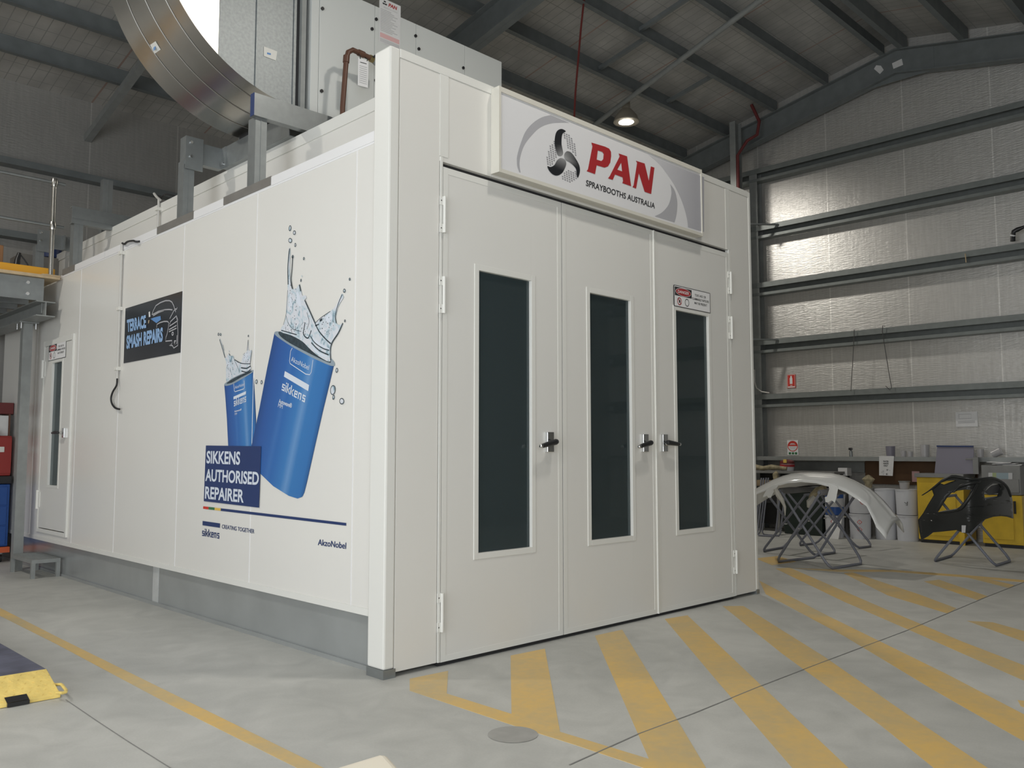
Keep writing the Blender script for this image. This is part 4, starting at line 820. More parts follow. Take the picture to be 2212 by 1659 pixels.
mb.use('pinkp').quad(P(.05, .12, 2), P(.95, .12, 2), P(.95, .22, 2), P(.05, .22, 2)); mb.use('lgreyp').quad(P(.05, .02, 2), P(.95, .02, 2), P(.95, .10, 2), P(.05, .10, 2))
mb.build('label_print', rl)

# galvanised square elbow that leaves the unit and turns up through the roof
duct = thing('supply_duct', (0.5, 2.45, 4.31), 'big galvanised square duct elbow curving up beside the air handling box', 'duct')
DCX, DCZ, DR, Dr, DY0, DY1 = 0.50, 5.62, 1.30, 0.30, 1.95, 2.95
arc = lambda r, n=26, a0=180, a1=270: [(DCX + r * math.cos(math.radians(a0 + (a1 - a0) * i / n)), DCZ + r * math.sin(math.radians(a0 + (a1 - a0) * i / n))) for i in range(n + 1)]
mb = MB().use('duct'); A = arc(DR)
A = [(DCX - DR, 7.98)] + A
mb.add([(x, y, z) for x, z in A for y in (DY0, DY1)], [(2 * i, 2 * i + 1, 2 * i + 3, 2 * i + 2) for i in range(len(A) - 1)]); skin = mb.build('outer_skin', duct, smooth=True)
mb = MB().use('seam')
for yy in (2.12, 2.40, 2.68): mb.add([(DCX + (x - DCX) * s, yy + dy, DCZ + (z - DCZ) * s if z <= DCZ + .01 else z) for x, z in A for s, dy in ((1.0015, -0.006), (1.005, 0.0), (1.0015, 0.006))], [(3 * i + j, 3 * i + j + 1, 3 * i + 4 + j, 3 * i + 3 + j) for i in range(len(A) - 1) for j in (0, 1)])
mb.build('skin_seam', skin, smooth=True)
a = arc(Dr); a = [(DCX - Dr, 7.98)] + a
mb = MB().use('duct'); mb.add([(x, y, z) for x, z in a for y in (DY0, DY1)], [(2 * i, 2 * i + 1, 2 * i + 3, 2 * i + 2) for i in range(len(a) - 1)]); mb.build('throat_skin', duct, smooth=True)
def cheek(y, x0, x1, m, nm='cheek_panel'):
    O = [(x, z) for x, z in A if x0 <= x <= x1]; I = [(x, z) for x, z in a if x0 <= x <= x1]
    def zo(x): return DCZ - math.sqrt(max(0, DR * DR - (x - DCX) ** 2))
    def zi(x): return DCZ - math.sqrt(max(0, Dr * Dr - (x - DCX) ** 2)) if x > DCX - Dr else 7.98
    n = 16; xs = [x0 + (x1 - x0) * i / n for i in range(n + 1)]
    mb = MB().use(m); mb.add([(x, y, z) for x in xs for z in (zo(x), zi(x))], [(2 * i, 2 * i + 2, 2 * i + 3, 2 * i + 1) for i in range(n)]); return mb.build(nm, duct)
M['ductglare'] = mat('cheek_sheet_painted_reflection', (0.90, 0.88, 0.82), 0.30, metal=0.6)  # near-white colour carries the lamp's reflection on this one cheek panel
cheek(DY0, DCX - DR + 0.001, -0.245, 'ductglare'); cheek(DY0, -0.242, 0.078, 'ductc'); ch = cheek(DY0, 0.082, 0.455, 'ductc'); cheek(DY1, DCX - DR + 0.001, 0.46, 'ductc')
for x, zz in ((0.08, 4.385), (0.425, 4.325)): MB().use('ductc').box(x - 0.006, x + 0.006, DY0 - 0.014, DY0, zz, 5.35).build('drive_cleat', duct)
MB().use('galvd').box(0.472, 0.515, DY0 - 0.05, DY1 + 0.04, 4.285, 5.4).build('connection_flange', duct)
MB().use('dark').box(0.455, 0.475, DY0 - 0.012, DY1, 4.30, 5.36).build('flexible_joint', duct)
MB().use('ductc').box(0.515, 0.546, DY0, DY1, 4.31, 5.34).build('duct_spigot', duct)
p = [on(u, v, 'y', DY0 - 0.003) for u, v in ((570, 100), (599, 111), (596, 131), (570, 121))]
o = MB().use('stickerw').poly([p]).build('sticker', ch); o2 = MB().use('blueink').poly([[on(u, v, 'y', DY0 - 0.0045) for u, v in ((577, 113), (585, 115), (585, 119), (577, 117))]]).build('sticker', ch); o2['label'] = 'blue mark on sticker'; o['label'] = 'white sticker'
def skinp(u, v):   # point on the curved skin
    best = None
    for i in range(200):
        y = DY0 + (DY1 - DY0) * i / 199; q = on(u, v, 'y', y); e = abs(math.hypot(q.x - DCX, q.z - DCZ) - DR - 0.004)
        if best is None or e < best[0]: best = (e, q)
    return best[1]
o = MB().use('stickerw').poly([[skinp(u, v) for u, v in ((324, 97), (336, 89), (347, 107), (334, 116))]]).build('sticker', skin); o['label'] = 'white sticker'
c0 = skinp(335, 104); MB().use('blueink').poly([[c0 + Vector((-0.006, d, e)) for d, e in ((-.02, -.02), (.02, -.02), (.02, .02), (-.02, .02))]]).build('sticker', skin)['label'] = 'blue spot on sticker'

# gas pipe
gp = thing('gas_pipe', (0.75, 1.7, 4.2), 'brown gas pipe with grey valve in front of the air handling box', 'pipe')
yq = 1.66; gpt = [on(u, v, 'y', yq) for u, v in ((739, 300), (740, 232), (744, 180), (748, 128), (752, 113), (762, 108), (780, 116), (799, 125))]
MB().use('brownpipe').tube(gpt, 0.022, 12).build('pipe_run', gp, smooth=True)
for q in (3, 6):
    d = (gpt[q] - gpt[q - 1]).normalized(); MB().use('brownpipe').cyl(gpt[q] - d * 0.03, gpt[q] + d * 0.03, 0.028, 12).build('pipe_collar', gp, smooth=True)
e0 = on(798, 125, 'y', yq); e1 = on(806, 129, 'y', yq); e2 = on(834, 141, 'y', yq)
MB().use('brass').cyl(e0, e1, 0.031, 8).build('brass_nut', gp); MB().use('galvd').tube([e1, e1.lerp(e2, .2), e1.lerp(e2, .5), e1.lerp(e2, .8), e2], [0.03, 0.04, 0.045, 0.04, 0.03], 14).build('valve_body', gp)
MB().use('cable').tube([on(u, v, 'y', yq - 0.03) for u, v in ((806, 124), (811, 120), (816, 122), (820, 126), (826, 121))], 0.008, 8).build('valve_handle', gp)
T = lambda x, y, k=0: on(773, 184, 'y', yq - 0.035).lerp(on(795, 191, 'y', yq - 0.035), x) + Vector((0, -0.001 * k, 0.245 * y))
tg = thing('service_tag', T(.5, 0), 'white service tag tied to the brown gas pipe', 'tag')
MB().use('paper2').prism([T(0, 0), T(1, .02), T(1, 1.02), T(0, 1)], (0, 0.002, 0)).build('tag_card', tg)
mb = MB().use('inkblack').quad(T(.18, .85, 2), T(.82, .86, 2), T(.82, .885, 2), T(.18, .875, 2)); mb.use('greyp')
for k in range(9): mb.quad(T(.12, .72 - .075 * k, 2), T(.88, .73 - .075 * k, 2), T(.88, .745 - .075 * k, 2), T(.12, .735 - .075 * k, 2))
mb.build('tag_print', tg)
mb = MB().use('cable'); mb.tube([T(.2, .98, 1), T(.15, 1.08, 4), T(.2, 1.2, -30)], 0.004, 6); mb.build('tie', tg); MB().use('cable').tube([T(.85, .98, 1), T(.9, 1.05, 4), T(.85, 1.15, -30)], 0.004, 6).build('tie', tg)

# support frames standing on the wall head
def bolt(x, y, z, par, ax=(0, -1, 0), r=0.014): 
    p = Vector((x, y, z)); MB().use('chrome').cyl(p, p + Vector(ax) * 0.014, r, 8).build('bolt', par)
def cpost(mb, x0, x1, y0, y1, z0, z1):
    t = 0.008; mb.box(x0, x1, y0, y0 + t, z0, z1); mb.box(x0, x0 + t, y0, y1, z0, z1); mb.box(x1 - t, x1, y0, y1, z0, z1); mb.box(x0, x0 + 0.02, y1 - t, y1, z0, z1); mb.box(x1 - 0.02, x1, y1 - t, y1, z0, z1)
    mb.box((x0 + x1) / 2 - 0.004, (x0 + x1) / 2 + 0.004, y0 - 0.004, y0, z0, z1)
fr = thing('duct_stand', (0.1, 1.9, 3.47), 'galvanised channel portal frame under the right end of the duct', 'stand')
MB().use('brownplate').box(SX - 0.008, SX + 0.13, 1.55, 2.34, 3.462, 3.532).build('base_plate', fr)
mb = MB().use('galv'); cpost(mb, 0.03, 0.13, 1.83, 1.95, 3.532, 4.09); mb.build('post', fr)
mb = MB().use('galv'); mb.box(0.0, 1.9, 1.80, 1.808, 4.085, 4.27); mb.box(0.0, 1.9, 1.80, 1.87, 4.262, 4.27); mb.box(0.0, 1.9, 1.80, 1.87, 4.085, 4.093); mb.build('crossbeam', fr)
MB().use('inknavy').box(-0.004, 0.0, 1.80, 1.86, 4.085, 4.27).build('painted_beam_end', fr)
fr2 = thing('duct_stand', (0.1, 3.2, 3.47), 'galvanised channel frame with bolted bracket under the left end of the duct', 'stand')
MB().use('brownplate').box(SX - 0.008, SX + 0.13, 2.91, 3.70, 3.462, 3.532).build('base_plate', fr2)
mb = MB().use('galv'); cpost(mb, 0.03, 0.13, 3.16, 3.28, 3.532, 4.06); mb.build('post', fr2)
mb = MB().use('galv'); mb.box(0.035, 0.20, 3.140, 3.15, 3.98, 4.285); mb.box(0.035, 0.045, 3.14, 3.26, 4.02, 4.285); mb.build('bracket', fr2)
for z in (4.23, 4.10): bolt(0.085, 3.14, z, fr2)
mb = MB().use('galv'); mb.box(0.20, 0.40, 3.165, 3.175, 4.055, 4.255); mb.box(0.2, 0.40, 3.165, 3.24, 4.055, 4.063); mb.build('stub_beam', fr2)
mb = MB().use('galv'); mb.box(0.40, 0.408, 1.95, 3.16, 4.06, 4.26); mb.box(0.40, 0.47, 1.95, 3.16, 4.06, 4.068); mb.box(0.395, 0.402, 3.09, 3.165, 4.055, 4.262); mb.build('side_beam', fr2)
bolt(0.395, 3.13, 4.10, fr2, (-1, 0, 0))
mb = MB().use('galv'); mb.box(0.47, 2.9, 3.165, 3.175, 4.06, 4.26); mb.build('rear_beam', fr2)
z3 = on(152, 455, 'x', 0.05).z
fr3 = thing('duct_stand', (0.1, 6.16, 3.47), 'galvanised frame with ribbed crossbeam beside the handrail end', 'stand')
MB().use('brownplate').box(SX - 0.008, SX + 0.13, 5.98, 6.40, 3.462, 3.532).build('base_plate', fr3)
mb = MB().use('galv'); cpost(mb, 0.03, 0.13, 6.08, 6.20, 3.532, z3 - 0.18); mb.build('post', fr3)
mb = MB().use('galv'); mb.box(0.0, 2.0, 6.07, 6.078, z3 - 0.2, z3); mb.box(0.0, 2.0, 6.062, 6.07, z3 - 0.14, z3 - 0.06); mb.box(0, 2.0, 6.07, 6.15, z3 - 0.2, z3 - 0.192); mb.box(0, 2.0, 6.07, 6.15, z3 - 0.008, z3); mb.build('crossbeam', fr3)
fr4 = thing('duct_stand', (0.1, 7.55, 3.47), 'galvanised post with bolted bracket behind the mezzanine handrail', 'stand')
zq = on(98, 487, 'x', 0.05).z
mb = MB().use('galv'); cpost(mb, 0.03, 0.13, 7.5, 7.62, 3.47, zq - 0.2); mb.build('post', fr4)
MB().use('galv').box(0.04, 0.22, 7.48, 7.49, zq - 0.28, zq).build('bracket', fr4)
for z in (zq - .04, zq - .14): bolt(0.08, 7.48, z, fr4)
mb = MB().use('galv'); mb.box(0.22, 0.50, 7.50, 7.51, zq - .22, zq - .03); mb.box(0.34, 0.36, 7.44, 7.5, zq - .22, zq - .03); mb.build('stub_beam', fr4)
a = on(203, 383, 'y', 6.75); b = on(212, 383, 'y', 6.75)
o = MB().use('galv'); cpost(o, 0.56, 0.68, 6.75, 6.85, 4.06, on(207, 383, 'y', 6.75).z); tag(o.build('support_post'), 'lone galvanised post standing on the plenum behind the ribbed crossbeam', 'post')

# conduits with cables
cn = thing('cable_conduit', (SX, 4.53, 2.12), 'slim grey conduit running down the booth side left of the poster', 'conduit')
MB().use('conduit').cyl((SX - 0.022, 4.53, 2.13), (SX - 0.022, 4.53, 3.53), 0.0125, 12).build('tube', cn, smooth=True)
for u, v in ((266, 548), (262, 668), (257, 797)):
    z = Sp(u, v).z; MB().use('stickerw').box(SX - 0.045, SX, 4.495, 4.565, z - 0.018, z + 0.018).build('saddle_clip', cn, bevel=0.004)
MB().use('cable').tube(smooth([(SX - 0.022, 4.53, 2.14)] + [Sp(u, v, 0.03) for u, v in ((252, 832), (244, 846), (240, 860), (242, 872), (249, 881), (258, 884))]), 0.010, 8).build('cable_tail', cn, smooth=True)
MB().use('cable').tube(smooth([(SX - 0.022, 4.53, 3.52)] + [on(u, v, 'x', 0.0) for u, v in ((269, 527), (276, 522), (288, 520), (297, 522))] + [(0.2, 4.2, 3.53)]), 0.010, 8).build('cable_top', cn, smooth=True)
cz = on(345, 432, 'x', 0.44); cb = on(343, 500, 'x', 0.44)
cn2 = thing('cable_conduit', (0.44, cz.y, 3.5), 'short grey conduit on the plenum between the two duct frames and ribbed beam', 'conduit')
MB().use('conduit').cyl((0.43, cz.y, 3.47), (0.43, cz.y, cz.z), 0.0125, 12).build('tube', cn2, smooth=True)
MB().use('stickerw').box(0.40, 0.45, cz.y - .035, cz.y + .035, cz.z - .12, cz.z - .09).build('saddle_clip', cn2)
MB().use('conduit').tube([on(u, v, 'x', 0.43) for u, v in ((346, 432), (340, 427), (335, 421), (333, 418))], 0.014, 8).build('cable_end', cn2, smooth=True)
MB().use('cable').tube(smooth([on(u, v, 'x', 0.45) for u, v in ((346, 432), (349, 426), (356, 421), (366, 421))] + [(0.8, cz.y - .3, 4.07)]), 0.010, 8).build('cable_loop', cn2, smooth=True)

# ================================================================== MEZZANINE, LEFT
mz = thing('mezzanine', (-2, 7.6, 0), 'steel framed mezzanine platform with timber deck beside the booth', 'mezzanine')
MB().use('timber').box(-4.5, -0.005, 6.38, YB - 0.25, 3.405, 3.44).build('deck_board', mz)
MB().use('timber').box(-0.20, -0.005, 6.37, 6.56, 3.44, 3.45).build('deck_packer', mz)
mb = MB().use('galv'); mb.box(-4.5, -0.16, 6.43, 6.44, 3.135, 3.40); mb.box(-4.5, -0.19, 6.40, 6.44, 3.135, 3.145); mb.box(-4.5, -0.16, 6.43, 6.50, 3.39, 3.40); mb.build('fascia_channel', mz)
for z in (3.335, 3.205): bolt(-0.33, 6.43, z, mz, r=0.02)
for y in (6.85, 7.3, 7.75, 8.2, 8.65):
    mb = MB().use('galv'); mb.box(-4.5, -0.2, y, y + 0.008, 3.135, 3.40); mb.box(-4.5, -0.2, y - 0.05, y, 3.135, 3.143); mb.build('joist', mz)
mb = MB().use('galvd'); mb.box(-0.25, -0.05, 6.36, YB - 0.3, 2.955, 2.967); mb.box(-0.25, -0.05, 6.36, YB - 0.3, 3.118, 3.13); mb.box(-0.156, -0.144, 6.36, YB - 0.3, 2.967, 3.118); mb.build('bearer_beam', mz)
MB().use('galvd').box(-0.172, -0.162, 6.445, 6.455, 3.0, 3.4).build('end_cleat', mz)
mb = MB().use('galvd'); mb.box(-0.205, -0.10, 7.0, 7.1, 0.0, 2.94); mb.box(-0.26, -0.05, 6.94, 7.16, 2.94, 2.954); mb.build('post', mz)
for y in (6.97, 7.13):
    for x in (-0.235, -0.075): MB().use('chrome').cyl((x, y, 2.87), (x, y, 2.94), 0.01, 8).build('bolt', mz)
mb = MB().use('orange'); mb.box(-4.5, -0.02, 6.52, 6.545, 3.45, 3.55); o = mb.build('kick_board', mz, bevel=0.01)
hr = thing('handrail', (-0.09, 6.45, 3.44), 'galvanised tube handrail on the mezzanine edge', 'handrail')
MB().use('duct').cyl((-0.09, 6.45, 3.45), (-0.09, 6.45, 4.58), 0.026, 14).build('upright', hr, smooth=True)
for z in (4.565, 4.045):
    MB().use('galv').cyl((-4.5, 6.45, z), (0.03, 6.45, z), 0.020, 12).build('rail', hr, smooth=True)
    MB().use('duct').lathe((-0.09, 6.45, z), [(0.0, -0.05), (0.034, -0.048), (0.042, 0.0), (0.034, 0.045), (0.0, 0.05)], 16).build('ball_fitting', hr, smooth=True)
MB().use('galv').box(-0.15, -0.02, 6.40, 6.51, 3.45, 3.458).build('foot_plate', hr)
bx = on(2, 540, 'y', 7.4); tag(MB().use('cardboard').box(bx.x - 0.3, on(8, 540, 'y', 7.4).x, 7.4, 7.8, 3.44, on(2, 529, 'y', 7.4).z).build('cardboard_box', bevel=0.01), 'brown cardboard box on the mezzanine deck at the left edge', 'box')
bg_ = thing('plastic_bag', (-0.45, 7.0, 3.44), 'crumpled white plastic bag lying behind the orange kick board', 'bag')
a0 = on(0, 570, 'y', 6.9); a1 = on(46, 565, 'y', 6.9)
mb = MB().use('plasticbag'); n = 9
vs = []; fs = []
for i in range(n + 1):
    for j in range(6):
        t = i / n; s_ = j / 5; x = a0.x - 0.15 + (a1.x - a0.x + 0.2) * t; h = 0.17 * math.sin(math.pi * min(1, max(0, t))) ** .6 * math.sin(math.pi * s_) ** .5 * (0.75 + 0.25 * math.sin(5 * t + 9 * s_))
        vs.append((x, 6.75 + 0.4 * s_, 3.441 + h))
for i in range(n):
    for j in range(5): fs.append((i * 6 + j, i * 6 + j + 1, (i + 1) * 6 + j + 1, (i + 1) * 6 + j))
mb.add(vs, fs); mb.build('bag_body', bg_, smooth=True)
p0 = on(33, 577, 'y', 6.85); p1 = on(42, 546, 'y', 6.85)
ht = thing('hand_tool', (p0.x, 6.85, 3.44), 'black hand tool with a trailing cable standing on the mezzanine', 'tool')
MB().use('black').tube([(p0.x, 6.85, 3.44), p0.lerp(p1, .5), p1], [0.05, 0.032, 0.02], 10).build('tool_body', ht, smooth=True)
MB().use('cable').tube([on(u, v, 'y', 6.85) for u, v in ((44, 550), (52, 560), (60, 572))] + [(on(68, 583, 'y', 6.85).x, 6.85, 3.45)], 0.008, 8).build('tool_cable', ht, smooth=True)
c = on(109, 540, 'y', 8.2)
tag(MB().use('inknavy').lathe((c.x, 8.2, 4.0), [(0.0, 0), (0.13, 0.02), (0.14, 0.16), (0.12, 0.3), (0.0, 0.3)], 20).build('blue_drum', smooth=True), 'dark blue drum half hidden behind the bolted bracket post', 'drum')
tag(MB().use('brownplate').box(c.x - 0.42, c.x + 0.15, 8.0, 8.45, 3.445, 3.99).build('drum_crate'), 'dull crate carrying the dark blue drum on the mezzanine', 'crate')

# step, tool chest
st = thing('entry_step', (-0.1, 6.55, 0), 'low steel step with mesh tread below the side door', 'step')
mb = MB().use('galvd')
X0, X1, Y0_, Y1_ = -0.25, 0.045, 6.13, 6.93
for x in (X0, X1 - 0.04):
    for y in (Y0_, Y1_ - 0.04): MB().use('galvd').box(x, x + 0.04, y, y + 0.04, 0, 0.164).build('leg', st)
for b in ((X0, X1, Y0_, Y0_ + 0.04), (X0, X1, Y1_ - 0.04, Y1_), (X0, X0 + 0.04, Y0_ + 0.041, Y1_ - 0.041), (X1 - 0.04, X1, Y0_ + 0.041, Y1_ - 0.041)): mb.box(b[0], b[1], b[2], b[3], 0.165, 0.205)
mb.build('frame', st)
mb = MB().use('galvd')
for k in range(12): mb.box(X0 + 0.04, X1 - 0.04, Y0_ + 0.06 + k * 0.06, Y0_ + 0.072 + k * 0.06, 0.185, 0.203)
for k in range(7): mb.box(X0 + 0.05 + k * 0.032, X0 + 0.056 + k * 0.032, Y0_ + 0.04, Y1_ - 0.04, 0.185, 0.2)
mb.build('mesh_tread', st)
tc = thing('tool_cabinet', (-0.5, 8.2, 0), 'blue roller tool cabinet on castors behind the steel post', 'tool cabinet')
MB().use('blue').box(-1.0, -0.02, 7.95, 8.5, 0.2, 0.985).build('body', tc, bevel=0.012)
for k in range(3):
    d = MB().use('blue').box(-0.97, -0.05, 7.938, 7.95, 0.22 + 0.25 * k, 0.455 + 0.25 * k).build('drawer', tc, bevel=0.006)
MB().use('orangered').box(-1.02, 0.0, 7.93, 8.5, 0.125, 0.195).build('base_frame', tc)
MB().use('black').box(-1.01, -0.005, 7.93, 8.5, 0.99, 1.09).build('work_mat', tc, bevel=0.01)
for x in (-0.09, -0.93):
    for y in (8.02, 8.43):
        cs = MB().use('cable').cyl((x - 0.02, y, 0.052), (x + 0.02, y, 0.052), 0.05, 18).build('castor', tc); MB().use('stickerw').cyl((x - 0.024, y, 0.052), (x + 0.024, y, 0.052), 0.025, 14).build('castor_hub', cs)
        mb = MB().use('chrome').box(x - 0.026, x + 0.026, y - 0.02, y + 0.02, 0.102, 0.125); mb.build('castor_fork', cs)
rc = thing('tool_chest', (-0.5, 8.2, 1.092), 'red top tool chest standing on the blue roller cabinet', 'tool chest')
MB().use('red').box(-0.98, -0.02, 7.97, 8.45, 1.092, 1.60).build('body', rc, bevel=0.01)
MB().use('red').box(-0.98, -0.02, 7.96, 7.972, 1.12, 1.58).build('front_flap', rc, bevel=0.004)
q = on(3, 970, 'y', 7.955); MB().use('stickerw').box(q.x - 0.15, on(9, 970, 'y', 7.955).x, 7.94, 7.96, q.z - 0.04, q.z + 0.03).build('handle', rc, bevel=0.006)
pb = thing('parts_box', (-0.3, 8.2, 1.602), 'open carton with crumpled paper on the red tool chest', 'box')
MB().use('paper').box(-0.6, -0.03, 8.05, 8.35, 1.602, 1.86).build('carton', pb)
mb = MB().use('brownpipe'); mb.box(-0.05, -0.03, 8.03, 8.37, 1.602, 1.88); mb.build('carton_edge', pb)
mb = MB().use('cloth').lathe((-0.3, 8.02, 1.602), [(0.0, 0.0), (0.16, 0.0), (0.13, 0.06), (0.06, 0.11), (0, 0.12)], 9); mb.build('crumpled_paper', pb)
tag(MB().use('redd').box(-0.35, 0.02, 8.1, 8.4, 1.882, 2.03).build('red_tray', bevel=0.005), 'dark red tray on top of the carton above the tool chest', 'tray')

# ramp, lower left
rp = thing('vehicle_ramp', (-1.85, 1.2, 0), 'blue lift platform with yellow checker plate ramp at lower left', 'ramp')
RZ, RX = 0.115, -1.525
MB().use('blueramp').box(-2.6, RX, 1.235, 5.5, 0.0, RZ).build('platform', rp, bevel=0.012)
mb = MB().use('yellowr'); n = 14
f0 = Vector((RX - 0.02, 1.20, RZ + 0.012)); f1 = Vector((RX - 0.005, 0.985, 0.022)); dx = Vector((-1.05, 0.02, 0)); up = Vector((0, 0, -0.02))
mb.prism([f0, f1, f1 + dx, f0 + dx], up); plate = mb.build('ramp_plate', rp, bevel=0.004)
nrm = (f0 - f1).cross(dx).normalized(); nrm = nrm if nrm.z > 0 else -nrm
mb = MB().use('yellowr')
for i in range(6):
    for j in range(26):
        c = f1.lerp(f0, (i + 0.5) / 6) + dx * ((j + (0.5 if i % 2 else 0.15)) / 26); t = (f0 - f1).normalized() * 0.008 + dx.normalized() * (0.008 if (i + j) % 2 else -0.008)
        s_ = nrm.cross(t).normalized() * 0.003; q = nrm * 0.0022
        mb.add([c - t, c + s_ + q, c + t, c - s_ + q], [(0, 1, 2, 3)])
mb.build('tread_bars', plate)
mb = MB().use('black'); c = f1 + dx * 0.155; w = dx * 0.105; s_ = (f0 - f1) * 0.20; up = Vector((0, 0, 0.003)); mb.prism([c + up, c + w + up, c + w + s_ + up, c + s_ + up], (0, -0.003, 0.0)); mb.box(min(c.x, (c + w).x), max(c.x, (c + w).x), 0.975, 0.99, 0.003, 0.024); mb.build('rubber_pad', plate)
z4 = lambda x, y: (x / 9.215, 1370 + y / 9.215)
MB().use('yellowr').tube([on(*z4(*p), 'z', h) for p, h in (((1050, 1005), .05), ((1215, 998), .055), ((1245, 1020), .055), ((1320, 1120), .05), ((1312, 1150), .05), ((1245, 1170), .05), ((1130, 1165), .04))], 0.0085, 10).build('lifting_handle', plate, smooth=True)

# cream bin under the camera
cz_ = 0.55
mb = MB().use('cream'); pts = [Gp(u, v, cz_) for u, v in ((834, 1617), (560, 1699), (700, 1850), (1003, 1800))]
mb.prism(pts, (0, 0, -cz_)); tag(mb.build('plastic_bin', bevel=0.035), 'cream plastic bin, only a rounded corner showing at the bottom edge', 'bin')
bpy.data.objects['plastic_bin'].modifiers['bevel'].segments = 5

# ================================================================== FAR END: STANDS, BUMPERS
def trestle(f, h, lbl, k=0.90, group='folding tube stands', pad=False):
    """f = floor feet a1,a2 (one U frame) and b1,b2 (the other); a1/b1 share an end"""
    a1, a2, b1, b2 = [Vector((p[0], p[1], 0.016)) for p in f]
    c = (a1 + a2 + b1 + b2) / 4
    t = thing('folding_trestle', (c.x, c.y, 0), lbl, 'trestle', group)
    up = Vector((0, 0, h))
    def U(p1, p2, q1, q2):
        t1 = p1.lerp(q1, k) + up; t2 = p2.lerp(q2, k) + up; e = (p2 - p1).normalized() * 0.06
        l1 = p1.lerp(t1, 0.09); l2 = p2.lerp(t2, 0.09)
        r = MB().use('trestle').tube([t1, t1.lerp(l1, .5), l1, p1.lerp(l1, .35) + e * .35, p1 + e, p2 - e, p2.lerp(l2, .35) - e * .35, l2, t2.lerp(l2, .5), t2], 0.016, 10).build('tube_frame', t, smooth=True)
        MB().use('trestle').tube([t1 - e * 0.5, t2 + e * 0.5], 0.018, 10).build('top_bar', t, smooth=True)
        if pad: MB().use('bumperin').tube([t1 - e * .2, t1.lerp(t2, .25), t1.lerp(t2, .6), t2 + e * .2], [.035, .042, .036, .04], 10).build('padding', t, smooth=True)
    U(a1, a2, b1, b2); d = Vector((0, 0, 0.0))
    off = (a2 - a1).normalized() * 0.034
    U(b1 + off, b2 - off, a1 + off, a2 - off)
    for p, q in ((a1, b1), (a2, b2)):
        m_ = (p + q) / 2 + up * 0.5; s_ = (a2 - a1).normalized() * 0.03
        MB().use('chrome').cyl(m_ - s_, m_ + s_, 0.009, 8).build('pivot_bolt', t)
    return t
G2 = lambda f, *ps: [Gp(*f(*p)) for p in ps]
trestle(G2(z_w, (350, 1460), (755, 1410), (870, 1530), (1235, 1470)), 0.89, 'blue-grey tube folding stand under the white bumper, nearest the camera', pad=True)
trestle([(7.72, 1.72), (8.40, 1.75), (7.71, 0.98), (8.38, 0.94)], 0.80, 'blue-grey tube folding stand under the white bumper left half, second from camera')
trestle([(8.8, 1.74), (9.27, 1.66), (9.02, 0.97), (9.49, 0.90)], 0.82, 'blue-grey tube folding stand behind the white bumper, furthest back', 0.8)
trestle(G2(z_k, (485, 1470), (655, 1420), (1025, 1515), (1185, 1465)), 0.80, 'blue-grey tube folding stand carrying the black bumper')
# two folded stands leaning in the dark by the bench
for i, dy in enumerate((0.0, 0.37)):
    t = thing('folded_trestle', (9.9, 2.75 + dy, 0), ['folded tube stand leaning below the bench, right one', 'folded tube stand leaning below the bench next to booth'][i], 'trestle', 'folded stands by the bench')
    for q in (0, 0.08):
        x = 9.75 + q * 2; y = 2.6 + dy
        MB().use('trestle').tube([(x + .25, y, .95), (x, y, 0.06), (x, y + .03, 0.016), (x, y + .30, 0.016), (x, y + .33, 0.06), (x + .25, y + .33, .95)], 0.014, 8).build('tube_frame', t, smooth=True)

# white bumper cover: lower/near edge and crown edge in plan, lofted and thickened
XN, XF = 6.74, 7.30
near = [(120, 800), (165, 770), (235, 742), (300, 712), (370, 690), (470, 662), (600, 650), (750, 662), (850, 690), (930, 700), (1050, 752), (1160, 822), (1255, 890), (1290, 960), (1330, 1045), (1350, 1100), (1410, 1170), (1442, 1216)]
far = [(120, 775), (180, 735), (250, 690), (350, 640), (450, 600), (520, 584), (600, 572), (710, 565), (800, 562), (900, 568), (1010, 588), (1120, 630), (1240, 692), (1340, 760), (1420, 835), (1490, 915), (1545, 985), (1585, 1032)]
NP = [on(*z_w(*p), 'x', XN) for p in near]; FP_ = [on(*z_w(*p), 'x', XF) for p in far]
bump = thing('white_bumper', (7.2, 0.6, 0.92), 'glossy white car bumper cover lying arched across two folding stands', 'car bumper')
mb = MB().use('whitegloss'); vs = []; m = len(near); K = 8
for i in range(m):
    a, b = NP[i], FP_[i]
    for k in range(K + 1):
        t = k / K; q = a.lerp(b, t); q = q + Vector((0, 0, 0.055 * math.sin(math.pi * t)))
        vs.append(q)
    d = Vector((0.07, 0, -0.10)); vs.append(FP_[i] + d * 0.5 + Vector((0.03, 0, 0))); vs.append(FP_[i] + d * 1.5)
N_ = K + 3
mb.add(vs, [(i * N_ + k, i * N_ + k + 1, (i + 1) * N_ + k + 1, (i + 1) * N_ + k) for i in range(m - 1) for k in range(N_ - 1)])
shell = mb.build('bumper_shell', bump, smooth=True, solid=0.012)
def tab(loop, x, nm, m='whitegloss'):
    return MB().use(m).prism([on(*z_w(*p), 'x', x) for p in loop], (0.012, 0, 0)).build(nm, bump, bevel=0.003)
tab([(865, 655), (960, 690), (968, 712), (955, 780), (950, 815), (935, 858), (920, 845), (905, 835), (885, 845), (870, 856), (842, 850), (836, 802), (858, 795), (880, 720)], XN - 0.012, 'mounting_bracket')
tab([(330, 680), (380, 680), (332, 745), (318, 770), (300, 806), (275, 808), (258, 788), (240, 800), (218, 802), (232, 768), (262, 722), (290, 700)], XN - 0.012, 'mounting_bracket')
sl = [on(*z_w(*p), 'x', XF - 0.012) + Vector((-0.05, 0, 0.005)) for p in ((1010, 600), (1110, 640), (1200, 692), (1290, 752), (1365, 812))]
MB().use('bumperin').tube(sl, [0.006, 0.012, 0.012, 0.012, 0.006], 8).build('grille_slot', shell)
